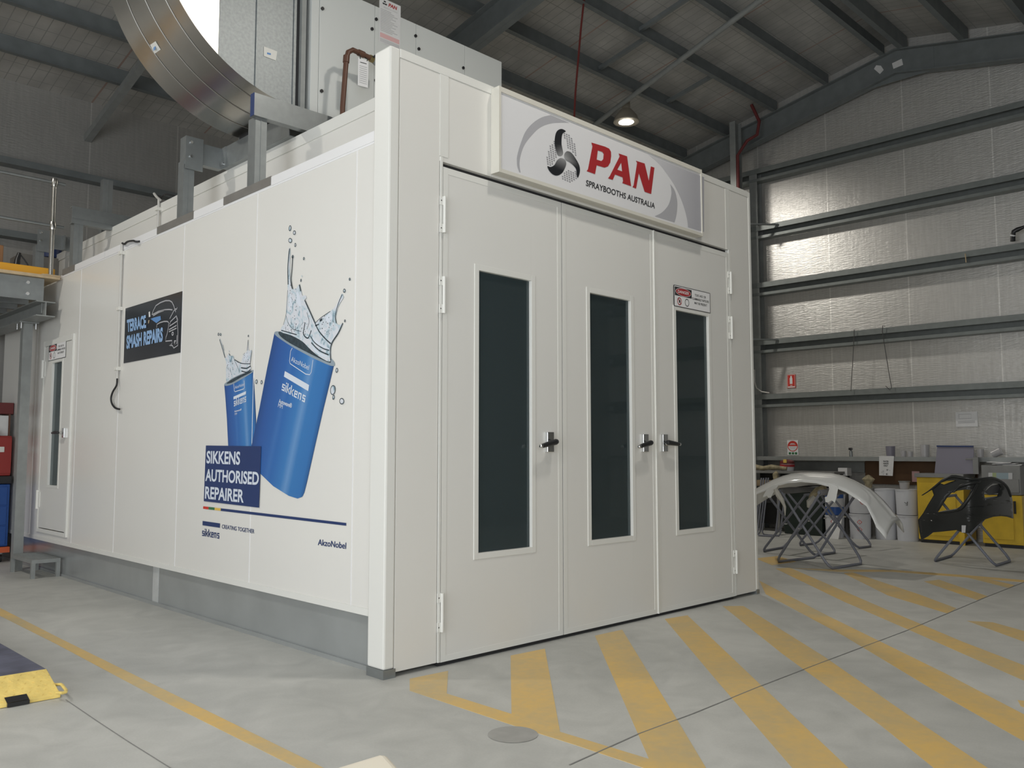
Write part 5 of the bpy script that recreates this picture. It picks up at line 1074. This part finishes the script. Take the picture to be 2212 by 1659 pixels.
p = on(*z_w(1245, 815), 'x', XN + 0.3) ; MB().use('cable').cyl(p, p + Vector((-0.03, 0.0, 0.03)), 0.011, 10).build('sensor_hole', shell)
# masked plastic sheet bunched under the bumper
c = on(*z_w(790, 760), 'x', 7.3)
w = thing('masking_wrap', (c.x, c.y, 0.7), 'crumpled plastic and masking paper bundle hanging beneath the white bumper middle', 'plastic wrap')
mb = MB().use('cloth').tube([on(*z_w(*p), 'x', 7.3) for p in ((690, 850), (715, 790), (765, 740), (840, 705))], [0.03, 0.045, 0.05, 0.04], 9); mb.build('paper_roll', w)
MB().use('plasticbag').tube([on(*z_w(*p), 'x', 7.28) for p in ((675, 905), (688, 850), (740, 790))], [0.02, 0.045, 0.03], 9).build('plastic_tail', w)
mb = MB().use('plasticbag').tube([on(*z_w(*p), 'x', 6.70) for p in ((345, 720), (375, 780), (410, 830), (440, 900), (442, 985))], [0.025, 0.035, 0.026, 0.016, 0.005], 9)
mb.build('plastic_tail', w)

# black bumper: plate outlined with openings, domed and thickened
XB = 8.12
OUT = [(378, 872), (430, 838), (480, 800), (520, 765), (560, 732), (600, 710), (640, 698), (685, 696), (730, 712), (800, 722), (880, 728), (940, 718), (1000, 712), (1050, 722), (1085, 738), (1120, 765), (1150, 800), (1172, 860), (1186, 930), (1192, 1078), (1140, 1062), (1080, 1056), (1010, 1062), (940, 1085), (900, 1110), (850, 1160), (810, 1205), (760, 1208), (690, 1180), (600, 1190), (480, 1202), (430, 1240), (380, 1268), (362, 1200), (350, 1090), (395, 1030), (440, 950), (490, 868), (470, 815), (425, 845)]
HO1 = [(520, 1022), (560, 960), (600, 895), (640, 850), (700, 828), (770, 818), (820, 822), (800, 870), (750, 945), (715, 985), (640, 1000)]
HO2 = [(935, 900), (930, 850), (960, 800), (1010, 765), (1070, 768), (1090, 800), (1075, 840), (1060, 880), (1000, 905)]
HO3 = [(540, 760), (600, 740), (690, 735), (640, 752), (580, 775)]
def bx_(u):                                        # the right wing turns away from the camera
    return XB + (0.0 if u < 800 else 1.0 * ((u - 800) / 390) ** 1.5) + 0.10 * (max(0, 560 - u) / 200) ** 2
def kp(u, v, dx=0.0): return on(*z_k(u, v), 'x', bx_(u) - 0.05 * math.sin((v - 700) / 500 * math.pi) + dx)
bb = thing('black_bumper', (XB, -0.35, 0.8), 'black plastic car bumper with large openings on a folding stand by yellow cabinets', 'car bumper')
lp = [[Vector((u, v, 0)) for u, v in l] for l in (OUT, HO1, HO2, HO3)]
bm = bmesh.new(); vv = [bm.verts.new(p) for l in lp for p in l]
for t3 in tessellate_polygon(lp): bm.faces.new([vv[i] for i in t3])
for _ in range(6):
    es = [e for e in bm.edges if e.calc_length() > 34]
    if not es: break
    bmesh.ops.subdivide_edges(bm, edges=es, cuts=1); bmesh.ops.triangulate(bm, faces=bm.faces)
bm.verts.index_update(); vs = [kp(v.co.x, v.co.y) for v in bm.verts]; fs = [[v.index for v in f.verts] for f in bm.faces]; bm.free()
mb = MB().use('blackp').add(vs, fs); o = mb.build('bumper_shell', bb, smooth=True, solid=0.02)
def bridge(l, r, dx, nm, sm=True):
    MB().use('blackp').tube([kp(*p, dx) for p in smooth(l, False, 3)], [r[min(len(r) - 1, i // 3)] * 0.55 for i in range(3 * (len(l) - 1) + 1)], 10).build(nm, bb, smooth=sm)
bridge([(385, 868), (470, 812), (560, 740), (650, 702), (760, 716), (880, 728), (1000, 716), (1080, 742), (1140, 795), (1175, 880)], [0.012, 0.02, 0.028, 0.034, 0.03, 0.03, 0.034, 0.034, 0.034, 0.026], -0.02, 'top_lip')
bridge([(870, 770), (830, 850), (760, 950), (700, 1000), (540, 1025)], [0.03, 0.04, 0.04, 0.035, 0.02], -0.02, 'grille_rib')
bridge([(660, 845), (720, 790), (830, 760), (900, 742)], [0.02, 0.035, 0.04, 0.03], -0.02, 'grille_rib')
MB().use('lgreyp').prism([kp(*p, -0.03) for p in ((735, 1140), (772, 1140), (768, 1205), (735, 1205))], (0.01, 0, 0)).build('sticker', bb)
MB().use('bumperin').prism([kp(*p, 0.12) for p in ((940, 840), (1000, 785), (1080, 765), (1105, 790), (1060, 850), (980, 870))], (0.03, 0, 0)).build('headlamp_backing', bb)

# ------------------------------------------------------------------ along the end wall
def at(f, u, v, x): return on(*f(u, v), 'x', x)
def pail(x, y, z, lbl, r=0.165, h=0.40, haz=(), cup=False, band=None, g='white paint pails'):
    t = thing('paint_pail', (x, y, z), lbl, 'pail', g)
    MB().use('pail').lathe((x, y, z), [(r * .93, 0.0), (r * .95, 0.01), (r, h - 0.05), (r, h - 0.03)], 32).build('bucket', t, smooth=True)
    MB().use('tin').lathe((x, y, z), [(r, h - 0.03), (r + .007, h - 0.03), (r + .007, h - 0.008), (r - 0.01, h - 0.002), (r - .02, h - 0.012), (0, h - 0.012)], 32).build('lid', t, smooth=True)
    n = Vector((CAM[0] - x, CAM[1] - y, 0)).normalized(); s = Vector((-n.y, n.x, 0))
    for dx, dz in haz:
        c = Vector((x, y, z + dz)) + n * (r + 0.004) * math.cos(dx / r) + s * r * math.sin(dx / r); nn = (c - Vector((x, y, z + dz))).normalized(); ss = Vector((-nn.y, nn.x, 0)); d = 0.038; up = Vector((0, 0, d))
        mb = MB().use('inkredb').add([c + up, c + ss * d, c - up, c - ss * d], [(0, 1, 2, 3)]); q = c + nn * .001; mb.use('paper2').add([q + up * .72, q + ss * d * .72, q - up * .72, q - ss * d * .72], [(0, 1, 2, 3)])
        q = c + nn * .002; mb.use('inkblack').add([q + up * .35 + ss * .006, q + up * .35 - ss * .006, q - up * .1], [(0, 1, 2)]); mb.ellipse(q - up * .3, ss * .006, Vector((0, 0, .006)), 8)
        mb.build('hazard_label', t)
    if band:
        mb = MB(); k = 14
        for (z0, z1, m) in band:
            mb.use(m); vs = []
            for i in range(k + 1):
                a = -1.15 + 2.3 * i / k; d = (n * math.cos(a) + s * math.sin(a)) * (r + 0.003); vs += [Vector((x, y, z + z0)) + d, Vector((x, y, z + z1)) + d]
            mb.add(vs, [(2 * i, 2 * i + 2, 2 * i + 3, 2 * i + 1) for i in range(k)])
        mb.build('wrap_label', t, smooth=True)
    return t
pail(10.80, 0.90, 0.0, 'white pail at the bottom of the stack beside the yellow cabinet')
t = pail(10.80, 0.90, 0.405, 'white pail with ink scrawl, on top of the stack beside the yellow cabinet')
c = at(z_k, 240, 945, 10.62); MB().use('inkblack').ribbon([c + Vector((0, a, b)) for a, b in ((.03, .02), (.0, .0), (-.02, .03), (-.01, -.03), (.01, -.02))], 0.008, (-1, 0, 0)).build('ink_scrawl', t)
pail(10.82, 1.25, 0.0, 'white pail at floor level hidden behind the white bumper tip')
pail(10.82, 1.25, 0.405, 'white pail stacked just left of the scrawled pail, above the bumper end')
pail(10.62, 1.58, 0.0, 'white pail with two hazard diamonds standing behind the white bumper', haz=((-0.01, 0.27), (-0.01, 0.15)))
pail(10.62, 1.58, 0.405, 'white pail with one hazard diamond stacked behind the white bumper', haz=((0.04, 0.18),))
pail(10.55, 1.97, 0.0, 'grey paint drum with hazard diamonds at floor level beside the green bin', r=0.15, h=0.36, haz=((-0.03, 0.26), (-0.03, 0.10)))
pail(10.55, 1.97, 0.365, 'paint drum with blue and white wrap label beside the green bin', r=0.15, h=0.42, band=((0.0, .13, 'blue'), (.13, .27, 'lgreyp'), (.27, .39, 'blue')))
cu = thing('mixing_cup', (10.72, 0.88, 0.807), 'clear grey mixing cup standing on top of the scrawled pail', 'cup')
MB().use('clearcup').lathe((10.72, 0.9, 0.807), [(0.0, 0.0), (0.065, 0.0), (0.08, 0.11), (0.075, 0.11), (0.06, 0.01), (0, 0.01)], 20).build('cup_body', cu, smooth=True)
MB().use('galvd').lathe((10.72, 0.9, 0.92), [(0.07, 0.0), (0.088, 0.0), (0.088, 0.012), (0.07, 0.012)], 20).build('cup_rim', cu)
# dark green bin
gb = thing('waste_bin', (10.75, 2.5, 0), 'dark green plastic waste bin behind the white bumper stands', 'bin')
mb = MB().use('greendk'); 
def frust(mb, x0, x1, y0, y1, z0, z1, k): 
    cx, cy = (x0 + x1) / 2, (y0 + y1) / 2; vs = [(cx + (x - cx) * s, cy + (y - cy) * s, z) for z, s in ((z0, k), (z1, 1)) for x, y in ((x0, y0), (x1, y0), (x1, y1), (x0, y1))]
    mb.add(vs, [(0, 1, 2, 3), (4, 5, 6, 7), (0, 1, 5, 4), (1, 2, 6, 5), (2, 3, 7, 6), (3, 0, 4, 7)])
frust(mb, 10.45, 11.05, 2.12, 2.88, 0.0, 0.72, 0.88); mb.build('bin_body', gb, bevel=0.015)
MB().use('greendk').box(10.42, 11.08, 2.09, 2.91, 0.72, 0.76).build('bin_rim', gb, bevel=0.012)
# boards leaning
for i, (u0, u1, v0, m, x, lb) in enumerate([(955, 985, 770, 'brownbd', 10.5, 'narrow brown board leaning between green bin and paint drums'), (985, 1008, 765, 'paper', 10.52, 'narrow white board leaning against the brown board'), (880, 970, 1000, 'paper', 10.22, 'white panel low beside the green bin')]):
    a = at(z_w, u0, 1150, x); b = at(z_w, u1, 1150, x); t_ = at(z_w, u0, v0, x)
    tag(MB().use(m).prism([(x, a.y, 0.0), (x, b.y, 0.0), (x + .16, b.y, t_.z), (x + .16, a.y, t_.z)], (0.02, 0, 0)).build('leaning_board'), lb, 'board')
# yellow cabinet with grey top and raised lid
def cabinet(x, y0, y1, h, lbl, name='yellow_cabinet'):
    t = thing(name, (x + .25, (y0 + y1) / 2, 0), lbl, 'cabinet')
    MB().use('yellow').box(x, x + .5, y0, y1, 0.05, h).build('body', t, bevel=0.008)
    return t
cb1 = cabinet(10.66, 0.02, 0.69, 1.0, 'yellow steel cabinet with a grey top, behind the black bumper')
MB().use('black').box(10.68, 11.1, 0.05, 0.66, 0.0, 0.05).build('plinth', cb1)
MB().use('yellow').box(10.648, 10.66, 0.13, 0.65, 0.12, 0.92).build('door', cb1, bevel=0.004)
MB().use('greyslab').box(10.62, 11.16, 0.0, 0.71, 1.0, 1.06).build('top_slab', cb1, bevel=0.006)
MB().use('yellow').box(10.63, 10.66, 0.02, 0.09, 0.0, 0.40).build('leg', cb1)
tl = at(z_k, 505, 430, 10.85); tr_ = at(z_k, 833, 432, 10.85); bl_ = at(z_k, 485, 640, 10.75); br_ = at(z_k, 838, 640, 10.75)
ld = thing('raised_lid', (10.8, (tl.y + tr_.y) / 2, 1.06), 'purple-grey sheet metal lid standing open on the yellow cabinet', 'lid')
MB().use('purplegrey').prism([(10.78, bl_.y, 1.06), (10.78, br_.y, 1.06), (10.90, tr_.y, tr_.z), (10.90, tl.y, tl.z)], (0.02, 0, 0)).build('lid_panel', ld)
MB().use('inknavy').beam((10.89, tl.y, tl.z), (10.89, tr_.y, tr_.z), 0.03, 0.02).build('lid_edge', ld)
k0 = at(z_k, 850, 530, 10.75); tap = thing('bench_tap', (10.78, k0.y, 1.06), 'small grey stand with a side arm at the right of the raised lid', 'stand')
MB().use('greyslab').box(10.76, 10.82, k0.y - .045, k0.y + .03, 1.06, k0.z).build('column', tap); MB().use('greyslab').cyl((10.77, k0.y, k0.z - .03), (10.77, k0.y + .13, k0.z - .03), 0.012, 8).build('arm', tap); MB().use('greyslab').cyl((10.79, k0.y, k0.z), (10.79, k0.y, k0.z + .07), 0.012, 8).build('pin', tap)
cb2 = cabinet(10.72, -0.74, -0.20, 0.76, 'yellow steel cabinet with a recessed door, at the right edge of the photo')
MB().use('yellow').box(10.708, 10.72, -0.62, -0.22, 0.12, 0.68).build('door', cb2, bevel=0.004)
MB().use('black').box(10.74, 11.15, -0.72, -0.22, 0.0, 0.05).build('plinth', cb2)
MB().use('black').box(10.70, 10.712, -0.66, -0.63, 0.50, 0.68).build('latch_strap', cb2)
pw = thing('parts_washer', (10.97, -0.45, 0.765), 'grey metal machine with a rainbow sticker on the right yellow cabinet', 'machine')
y0 = at(z_k, 1262, 700, 10.72).y; y1 = at(z_k, 912, 700, 10.72).y; zt = at(z_k, 1100, 602, 10.72).z
MB().use('greyslab').box(10.72, 11.18, y0, y1, 0.765, zt).build('housing', pw, bevel=0.01)
MB().use('greyslab').box(10.70, 10.72, y0 + .02, y1 - .02, 0.80, zt - .2).build('front_cover', pw, bevel=0.004)
st_ = [at(z_k, 975, 668, 10.715), at(z_k, 1190, 670, 10.715), at(z_k, 1190, 752, 10.715), at(z_k, 975, 750, 10.715)]
mb = MB()
cl = ['lgreyp', 'inkyel', 'inkgreen', 'inkblue', 'blueink', 'lgreyp']
M['skyprint'] = mat('pale_sky_print', (0.30, 0.38, 0.42), 0.5); M['limeprint'] = mat('lime_print', (0.36, 0.42, 0.22), 0.5)
for i, cname in enumerate(['lgreyp', 'limeprint', 'skyprint', 'inkblue', 'skyprint', 'lgreyp']):
    a, b = i / 6, (i + 1) / 6; mb.use(cname if cname != 'inkblue' else 'skyprint').poly([[st_[0].lerp(st_[1], a), st_[0].lerp(st_[1], b), st_[3].lerp(st_[2], b), st_[3].lerp(st_[2], a)]])
mb.build('colour_sticker', pw)
for i in range(4):
    yy = y0 + 0.05 + 0.07 * i; mb = MB().use('paper2'); a = rs.uniform(-.4, .4)
    mb.obox((10.85 + .05 * (i % 2), yy + .08, zt + 0.006 + 0.012 * i), Vector((.10 * math.cos(a), .10 * math.sin(a), .004)), Vector((-.12 * math.sin(a), .12 * math.cos(a), rs.uniform(-.012, .012))), (0, 0, 0.003))
    tag(mb.build('loose_paper'), 'loose paper on the grey machine, %s from the bottom of the pile' % ORD[i], 'paper', 'papers on the grey machine')
# brown board, papers and signs
a = at(z_w, 1240, 430, 11.36); b = at(z_k, 880, 810, 11.36)
tag(MB().use('brownbd').box(11.34, 11.385, b.y, a.y, 0.85, 1.235).build('backing_board'), 'brown backing board below the wall shelf', 'board')
tag(MB().use('galvd').box(11.345, 11.385, a.y + 0.01, at(z_w, 500, 470, 11.36).y, 1.04, 1.215).build('backing_board'), 'pale grey sheet fixed under the shelf left of the brown board', 'board')
q = [at(z_w, *p, 10.98) for p in ((1378, 585), (1513, 590), (1526, 393), (1378, 390))]
no = thing('paper_notice', (10.98, (q[0].y + q[1].y) / 2, q[0].z), 'stained white paper notice hanging from the shelf over the brown board', 'notice')
MB().use('paper').prism(q, (0.004, 0, 0)).build('sheet', no)
mb = MB().use('inkblack')
PQ = lambda x, y: (q[0].lerp(q[1], x)).lerp(q[3].lerp(q[2], x), y) + Vector((-0.003, 0, 0))
for s, x0, x1, y in (('WATER', .28, .66, .69), ('WASTE', .28, .66, .58), ('ONLY', .32, .63, .47)): mb.text(s, PQ(x0, y), PQ(x1, y), PQ(x0, y + .075), 0.03)
mb.build('lettering', no)
mb = MB().use('lgreyp')
for k in range(9): c = PQ(rs.uniform(.15, .85), rs.uniform(.05, .35)); mb.ellipse(c, (0, rs.uniform(.006, .018), 0), (0, 0, rs.uniform(.006, .02)), 9)
mb.build('stain', no)
def wall_sheet(name, px, lbl, cat, m='paper'):
    pts = [Ep(u, v, 11.375) for u, v in px]; y0 = (pts[0].y + pts[3].y) / 2; y1 = (pts[1].y + pts[2].y) / 2; z1 = (pts[0].z + pts[1].z) / 2; z0 = (pts[2].z + pts[3].z) / 2
    t = thing(name, (11.39, (y0 + y1) / 2, z0), lbl, cat)
    MB().use(m).box(11.388, 11.396, y1, y0, z0, z1).build('sheet', t)
    return t, (lambda x, y, k=1: Vector((11.388 - 0.001 * k, y0 + (y1 - y0) * x, z0 + (z1 - z0) * y)))
t, Q = wall_sheet('wall_plan', [(2064, 890), (2111, 889), (2111, 921), (2064, 922)], 'white paper with a line drawing pinned to the foil wall at right', 'paper')
mb = MB().use('greyp'); mb.ribbon([Q(.15, .85), Q(.72, .84), Q(.72, .55), Q(.12, .55)], 0.006, (-1, 0, 0)); mb.ribbon([Q(.15, .85), Q(.15, .6)], 0.006, (-1, 0, 0))
for k in range(3): mb.ribbon([Q(.1, .36 - .06 * k), Q(.88, .38 - .06 * k)], 0.007, (-1, 0, 0))
mb.build('drawing', t)
t, Q = wall_sheet('extinguisher_sign', [(1699.5, 809), (1717.5, 809), (1717.5, 838), (1699.5, 838)], 'red location sign with white extinguisher symbol on the foil wall', 'sign', 'inkredb')
mb = MB().use('paper2'); mb.poly([[Q(.32, .30), Q(.64, .30), Q(.64, .72), Q(.58, .80), Q(.58, .90), Q(.40, .90), Q(.40, .80), Q(.32, .72)]]); mb.quad(Q(.1, .05), Q(.9, .05), Q(.9, .12), Q(.1, .12)); mb.ribbon([Q(.06, .03), Q(.94, .03), Q(.94, .97), Q(.06, .97)], 0.006, (-1, 0, 0), True); mb.quad(Q(.36, .17), Q(.62, .17), Q(.62, .21), Q(.36, .21)); mb.build('symbol', t)
t, Q = wall_sheet('safety_sign', [(1700, 951), (1723.5, 951), (1723.5, 983), (1700, 983)], 'white safety sign with red disc and green foot, just above the shelf', 'sign', 'paper2')
mb = MB().use('inkredb'); c = Q(.5, .60); mb.ellipse(c, Q(.97, .60) - c, Q(.5, .96) - c, 30); c = Q(.5, .60, 2)
mb.use('paper2'); r = 0.9; pts = [Q(.5 + .40 * math.cos(a), .60 + .31 * math.sin(a), 2) for a in [math.pi + math.pi * i / 16 for i in range(17)]]; mb.poly([pts])
mb.quad(Q(.32, .76, 3), Q(.68, .76, 3), Q(.68, .79, 3), Q(.32, .79, 3)); mb.quad(Q(.24, .70, 3), Q(.76, .70, 3), Q(.76, .73, 3), Q(.24, .73, 3)); mb.use('lgreyp')
for k in range(3): mb.quad(Q(.2, .53 - .07 * k, 3), Q(.8, .53 - .07 * k, 3), Q(.8, .555 - .07 * k, 3), Q(.2, .555 - .07 * k, 3))
mb.use('inkgreen')
for x in (.12, .40, .68): mb.quad(Q(x, .04), Q(x + .22, .04), Q(x + .22, .19), Q(x, .19))
mb.build('symbol', t)
# things on the shelf ledge (top z = 1.29)
SZ = 1.291
c = at(z_w, 1098, 370, 11.1)
sb = thing('spray_bottle', (11.1, c.y, SZ), 'small dark-topped spray bottle standing on the shelf', 'bottle')
MB().use('galv').lathe((11.1, c.y, SZ), [(0, 0), (.028, 0), (.028, .1), (.012, .13), (0, .13)], 16).build('bottle_body', sb, smooth=True)
MB().use('black').box(11.07, 11.13, c.y - .02, c.y + .03, SZ + .13, SZ + .17).build('trigger_head', sb, bevel=.006)
def cup(u, v0, v1, f, lbl, lie=False, m='clearcup', r=0.045):
    b = at(f, u, v0, 11.12); tt = at(f, u, v1, 11.12); h = tt.z - b.z
    o = MB().use(m)
    if lie: o.tube([(11.12, b.y + .05, SZ + r), (11.12, b.y - .0, SZ + r + .025), (11.12, b.y - .07, SZ + r + .06)], [r, r * 1.0, r * 1.05], 18)
    else: o.lathe((11.12, b.y, SZ), [(0, 0), (r * .85, 0), (r, max(.08, h)), (r * .93, max(.08, h)), (r * .78, .006), (0, .006)], 20)
    tag(o.build('plastic_cup', smooth=True), lbl, 'cup', 'cloudy cups on the shelf')
cup(100, 520, 415, z_k, 'tall lilac cup stack standing on the shelf over the stained notice', r=.075, m='purplegrey')
cup(215, 520, 455, z_k, 'first small clear cup to the right of the lilac cups')
cup(275, 520, 460, z_k, 'second small clear cup to the right of the lilac cups')
cup(408, 520, 400, z_k, 'taller cloudy cup left of the raised lid', r=.07)
cup(905, 520, 437, z_k, 'clear cup with bright rim just right of the raised lid', r=.05)
cup(1045, 520, 437, z_k, 'clear cup tipped on its side at the right of the shelf', lie=True, r=.06)
for y, i in ((at(z_k, 890, 520, 11.12).y, 0), (at(z_k, 918, 520, 11.12).y, 1)): pass
# bench and clutter next to the booth
bn = thing('work_bench', (10.9, 3.2, 0), 'dark cluttered steel work bench against the end wall beside the booth', 'bench')
yA, yB_ = at(z_w, 930, 530, 10.55).y, 3.62
MB().use('greyslab').box(10.55, 11.15, yA, yB_, 1.02, 1.06).build('bench_top', bn)
MB().use('black').box(10.62, 11.1, 2.96, yB_, 0.50, 0.53).build('lower_shelf', bn)
for x, y in ((11.07, yA + .03), (10.58, 2.96), (10.58, yB_ - .06)): MB().use('greyslab').box(x, x + .05, y, y + .05, 0, 1.02).build('leg', bn)
MB().use('black').box(11.12, 11.15, yA, yB_, 0.1, 1.0).build('back_panel', bn)
b = at(z_w, 450, 515, 10.75)
eb = thing('lidded_bucket', (10.78, b.y, 1.06), 'white bucket with a red lid standing on the bench', 'bucket')
MB().use('pail').lathe((10.8, b.y, 1.06), [(0, 0), (.11, 0), (.12, .12), (0, .12)], 24).build('bucket_body', eb, smooth=True); MB().use('inkred').lathe((10.8, b.y, 1.13), [(.121, 0), (.126, 0), (.126, .04), (.121, .04)], 24).build('red_band', eb); MB().use('redd').lathe((10.8, b.y, 1.18), [(.126, 0), (.12, .045), (.06, .075), (0, .08)], 24).build('lid', eb, smooth=True)
MB().use('inkyel').box(10.66, 10.672, b.y - .06, b.y - .0, 1.2, 1.26).build('yellow_tag', eb)
ys = [at(z_w, u, 500, 10.65).y for u in (150, 450)]
mb = MB().use('cloth').tube([(10.68, ys[0] + .5, 1.10), (10.66, ys[0], 1.12), (10.65, ys[0] - .15, 1.10), (10.66, ys[0] - .3, 1.125), (10.68, ys[1], 1.10)], [.05, .05, .04, .045, .03], 9)
tag(mb.build('rag'), 'dirty cream rag lying along the front of the bench', 'rag')
ca = at(z_w, 330, 590, 10.5); tag(MB().use('cloth').tube([(10.6, ca.y, 1.04), (10.5, ca.y - .03, 1.0), (10.5, ca.y - .05, .85), (10.52, ca.y - .02, .72)], [.03, .05, .045, .02], 9).build('rag'), 'dirty cream rag hanging off the bench edge', 'rag')
w0 = at(z_w, 200, 690, 10.75); w1 = at(z_w, 315, 632, 10.75)
tag(MB().use('timber').box(10.7, 10.9, w1.y, w0.y + .05, w0.z, w1.z).build('timber_block'), 'pale timber block under the bench top next to the booth', 'timber')
tag(MB().use('black').box(10.66, 11.0, max(3.02, w1.y - .2), min(3.55, w0.y + .3), 0.531, w0.z).build('dark_crate'), 'black crate on the lower bench shelf carrying the timber block', 'crate')
b = at(z_w, 1015, 562, 11.0)
wb = thing('white_carton', (11.0, b.y, 1.0), 'small white carton with black mark at the right end of the bench', 'box')
MB().use('paper').box(10.95, 11.12, at(z_w, 1060, 560, 10.95).y, at(z_w, 970, 560, 10.95).y, 0.99, 1.12).build('carton', wb); MB().use('inkblack').box(10.947, 10.951, b.y - .03, b.y + .03, 1.0, 1.05).build('black_mark', wb)
lt = at(z_w, 1280, 640, 10.75)
tag(MB().use('cloth').lathe((10.72, lt.y, 0.81), [(0, 0), (.05, 0), (.06, .08), (.10, .14), (.03, .20), (0, .21)], 9).build('crumpled_bag'), 'crumpled brown paper bag on the hazard pail behind the bumper', 'bag')
tag(MB().use('pinkp').box(11.3, 11.31, at(z_k, 358, 700, 11.3).y, at(z_k, 290, 700, 11.3).y, at(z_k, 300, 750, 11.3).z, at(z_k, 300, 655, 11.3).z).build('magazine_page'), 'pink and white magazine page on brown board by the yellow cabinet', 'paper')
# hooks on the fourth girt, hose fitting on the second
for i, l in enumerate(([(1845, 712), (1845, 725), (1842, 780), (1838, 845)], [(1912, 705), (1907, 703), (1906, 716), (1913, 760), (1921, 810), (1926, 838), (1922, 842), (1913, 834)])):
    tag(MB().use('wire').tube([on(u, v, 'x', 11.16) for u, v in l], 0.006, 6).build('wire_hook', smooth=True), ['straight thin wire hung on the fourth girt', 'bent wire hook hung on the fourth girt, right of the straight one'][i], 'wire')
hf = thing('air_fitting', (11.12, on(2192, 520, 'x', 11.12).y, on(2192, 520, 'x', 11.12).z), 'black hose fitting with white collar on the third girt at right edge', 'hose fitting')
MB().use('black').tube([on(u, v, 'x', 11.12) for u, v in ((2188, 521), (2188, 508), (2190, 500), (2198, 496), (2212, 490), (2240, 484))], [.036, .036, .034, .036, .022, .018], 12).build('hose_elbow', hf, smooth=True)
a_, b_ = on(2187, 511, 'x', 11.12), on(2188, 508, 'x', 11.12); MB().use('paper2').cyl(a_, b_, .041, 14).build('white_collar', hf)
tag(MB().use('timber').tube([on(2085, 548, 'x', 11.18), on(2087, 567, 'x', 11.18)], 0.008, 6).build('cable_tie'), 'short pale strap hanging on the third girt', 'strap')
tag(MB().use('conduit').tube([Vector((10.77, 3.72, on(1630, 800, 'x', 11.1).z + .05))] + [on(u, v, 'x', 11.1) for u, v in ((1630, 800), (1630, 825), (1634, 838), (1645, 846), (1662, 849))], 0.012, 8).build('loose_cable', smooth=True), 'pale cable looping from the red pipe to the fifth girt', 'cable')
for v, lb in ((484, 'upper'), (733, 'lower')):
    a_ = on(1620, v, 'x', 10.8); b_ = on(1680, v + 1, 'x', 11.2)
    tag(MB().use('galv').beam(a_, b_, 0.05, 0.025).build('cable_bracket'), '%s light steel bracket from the column to the wall girt' % lb, 'bracket')
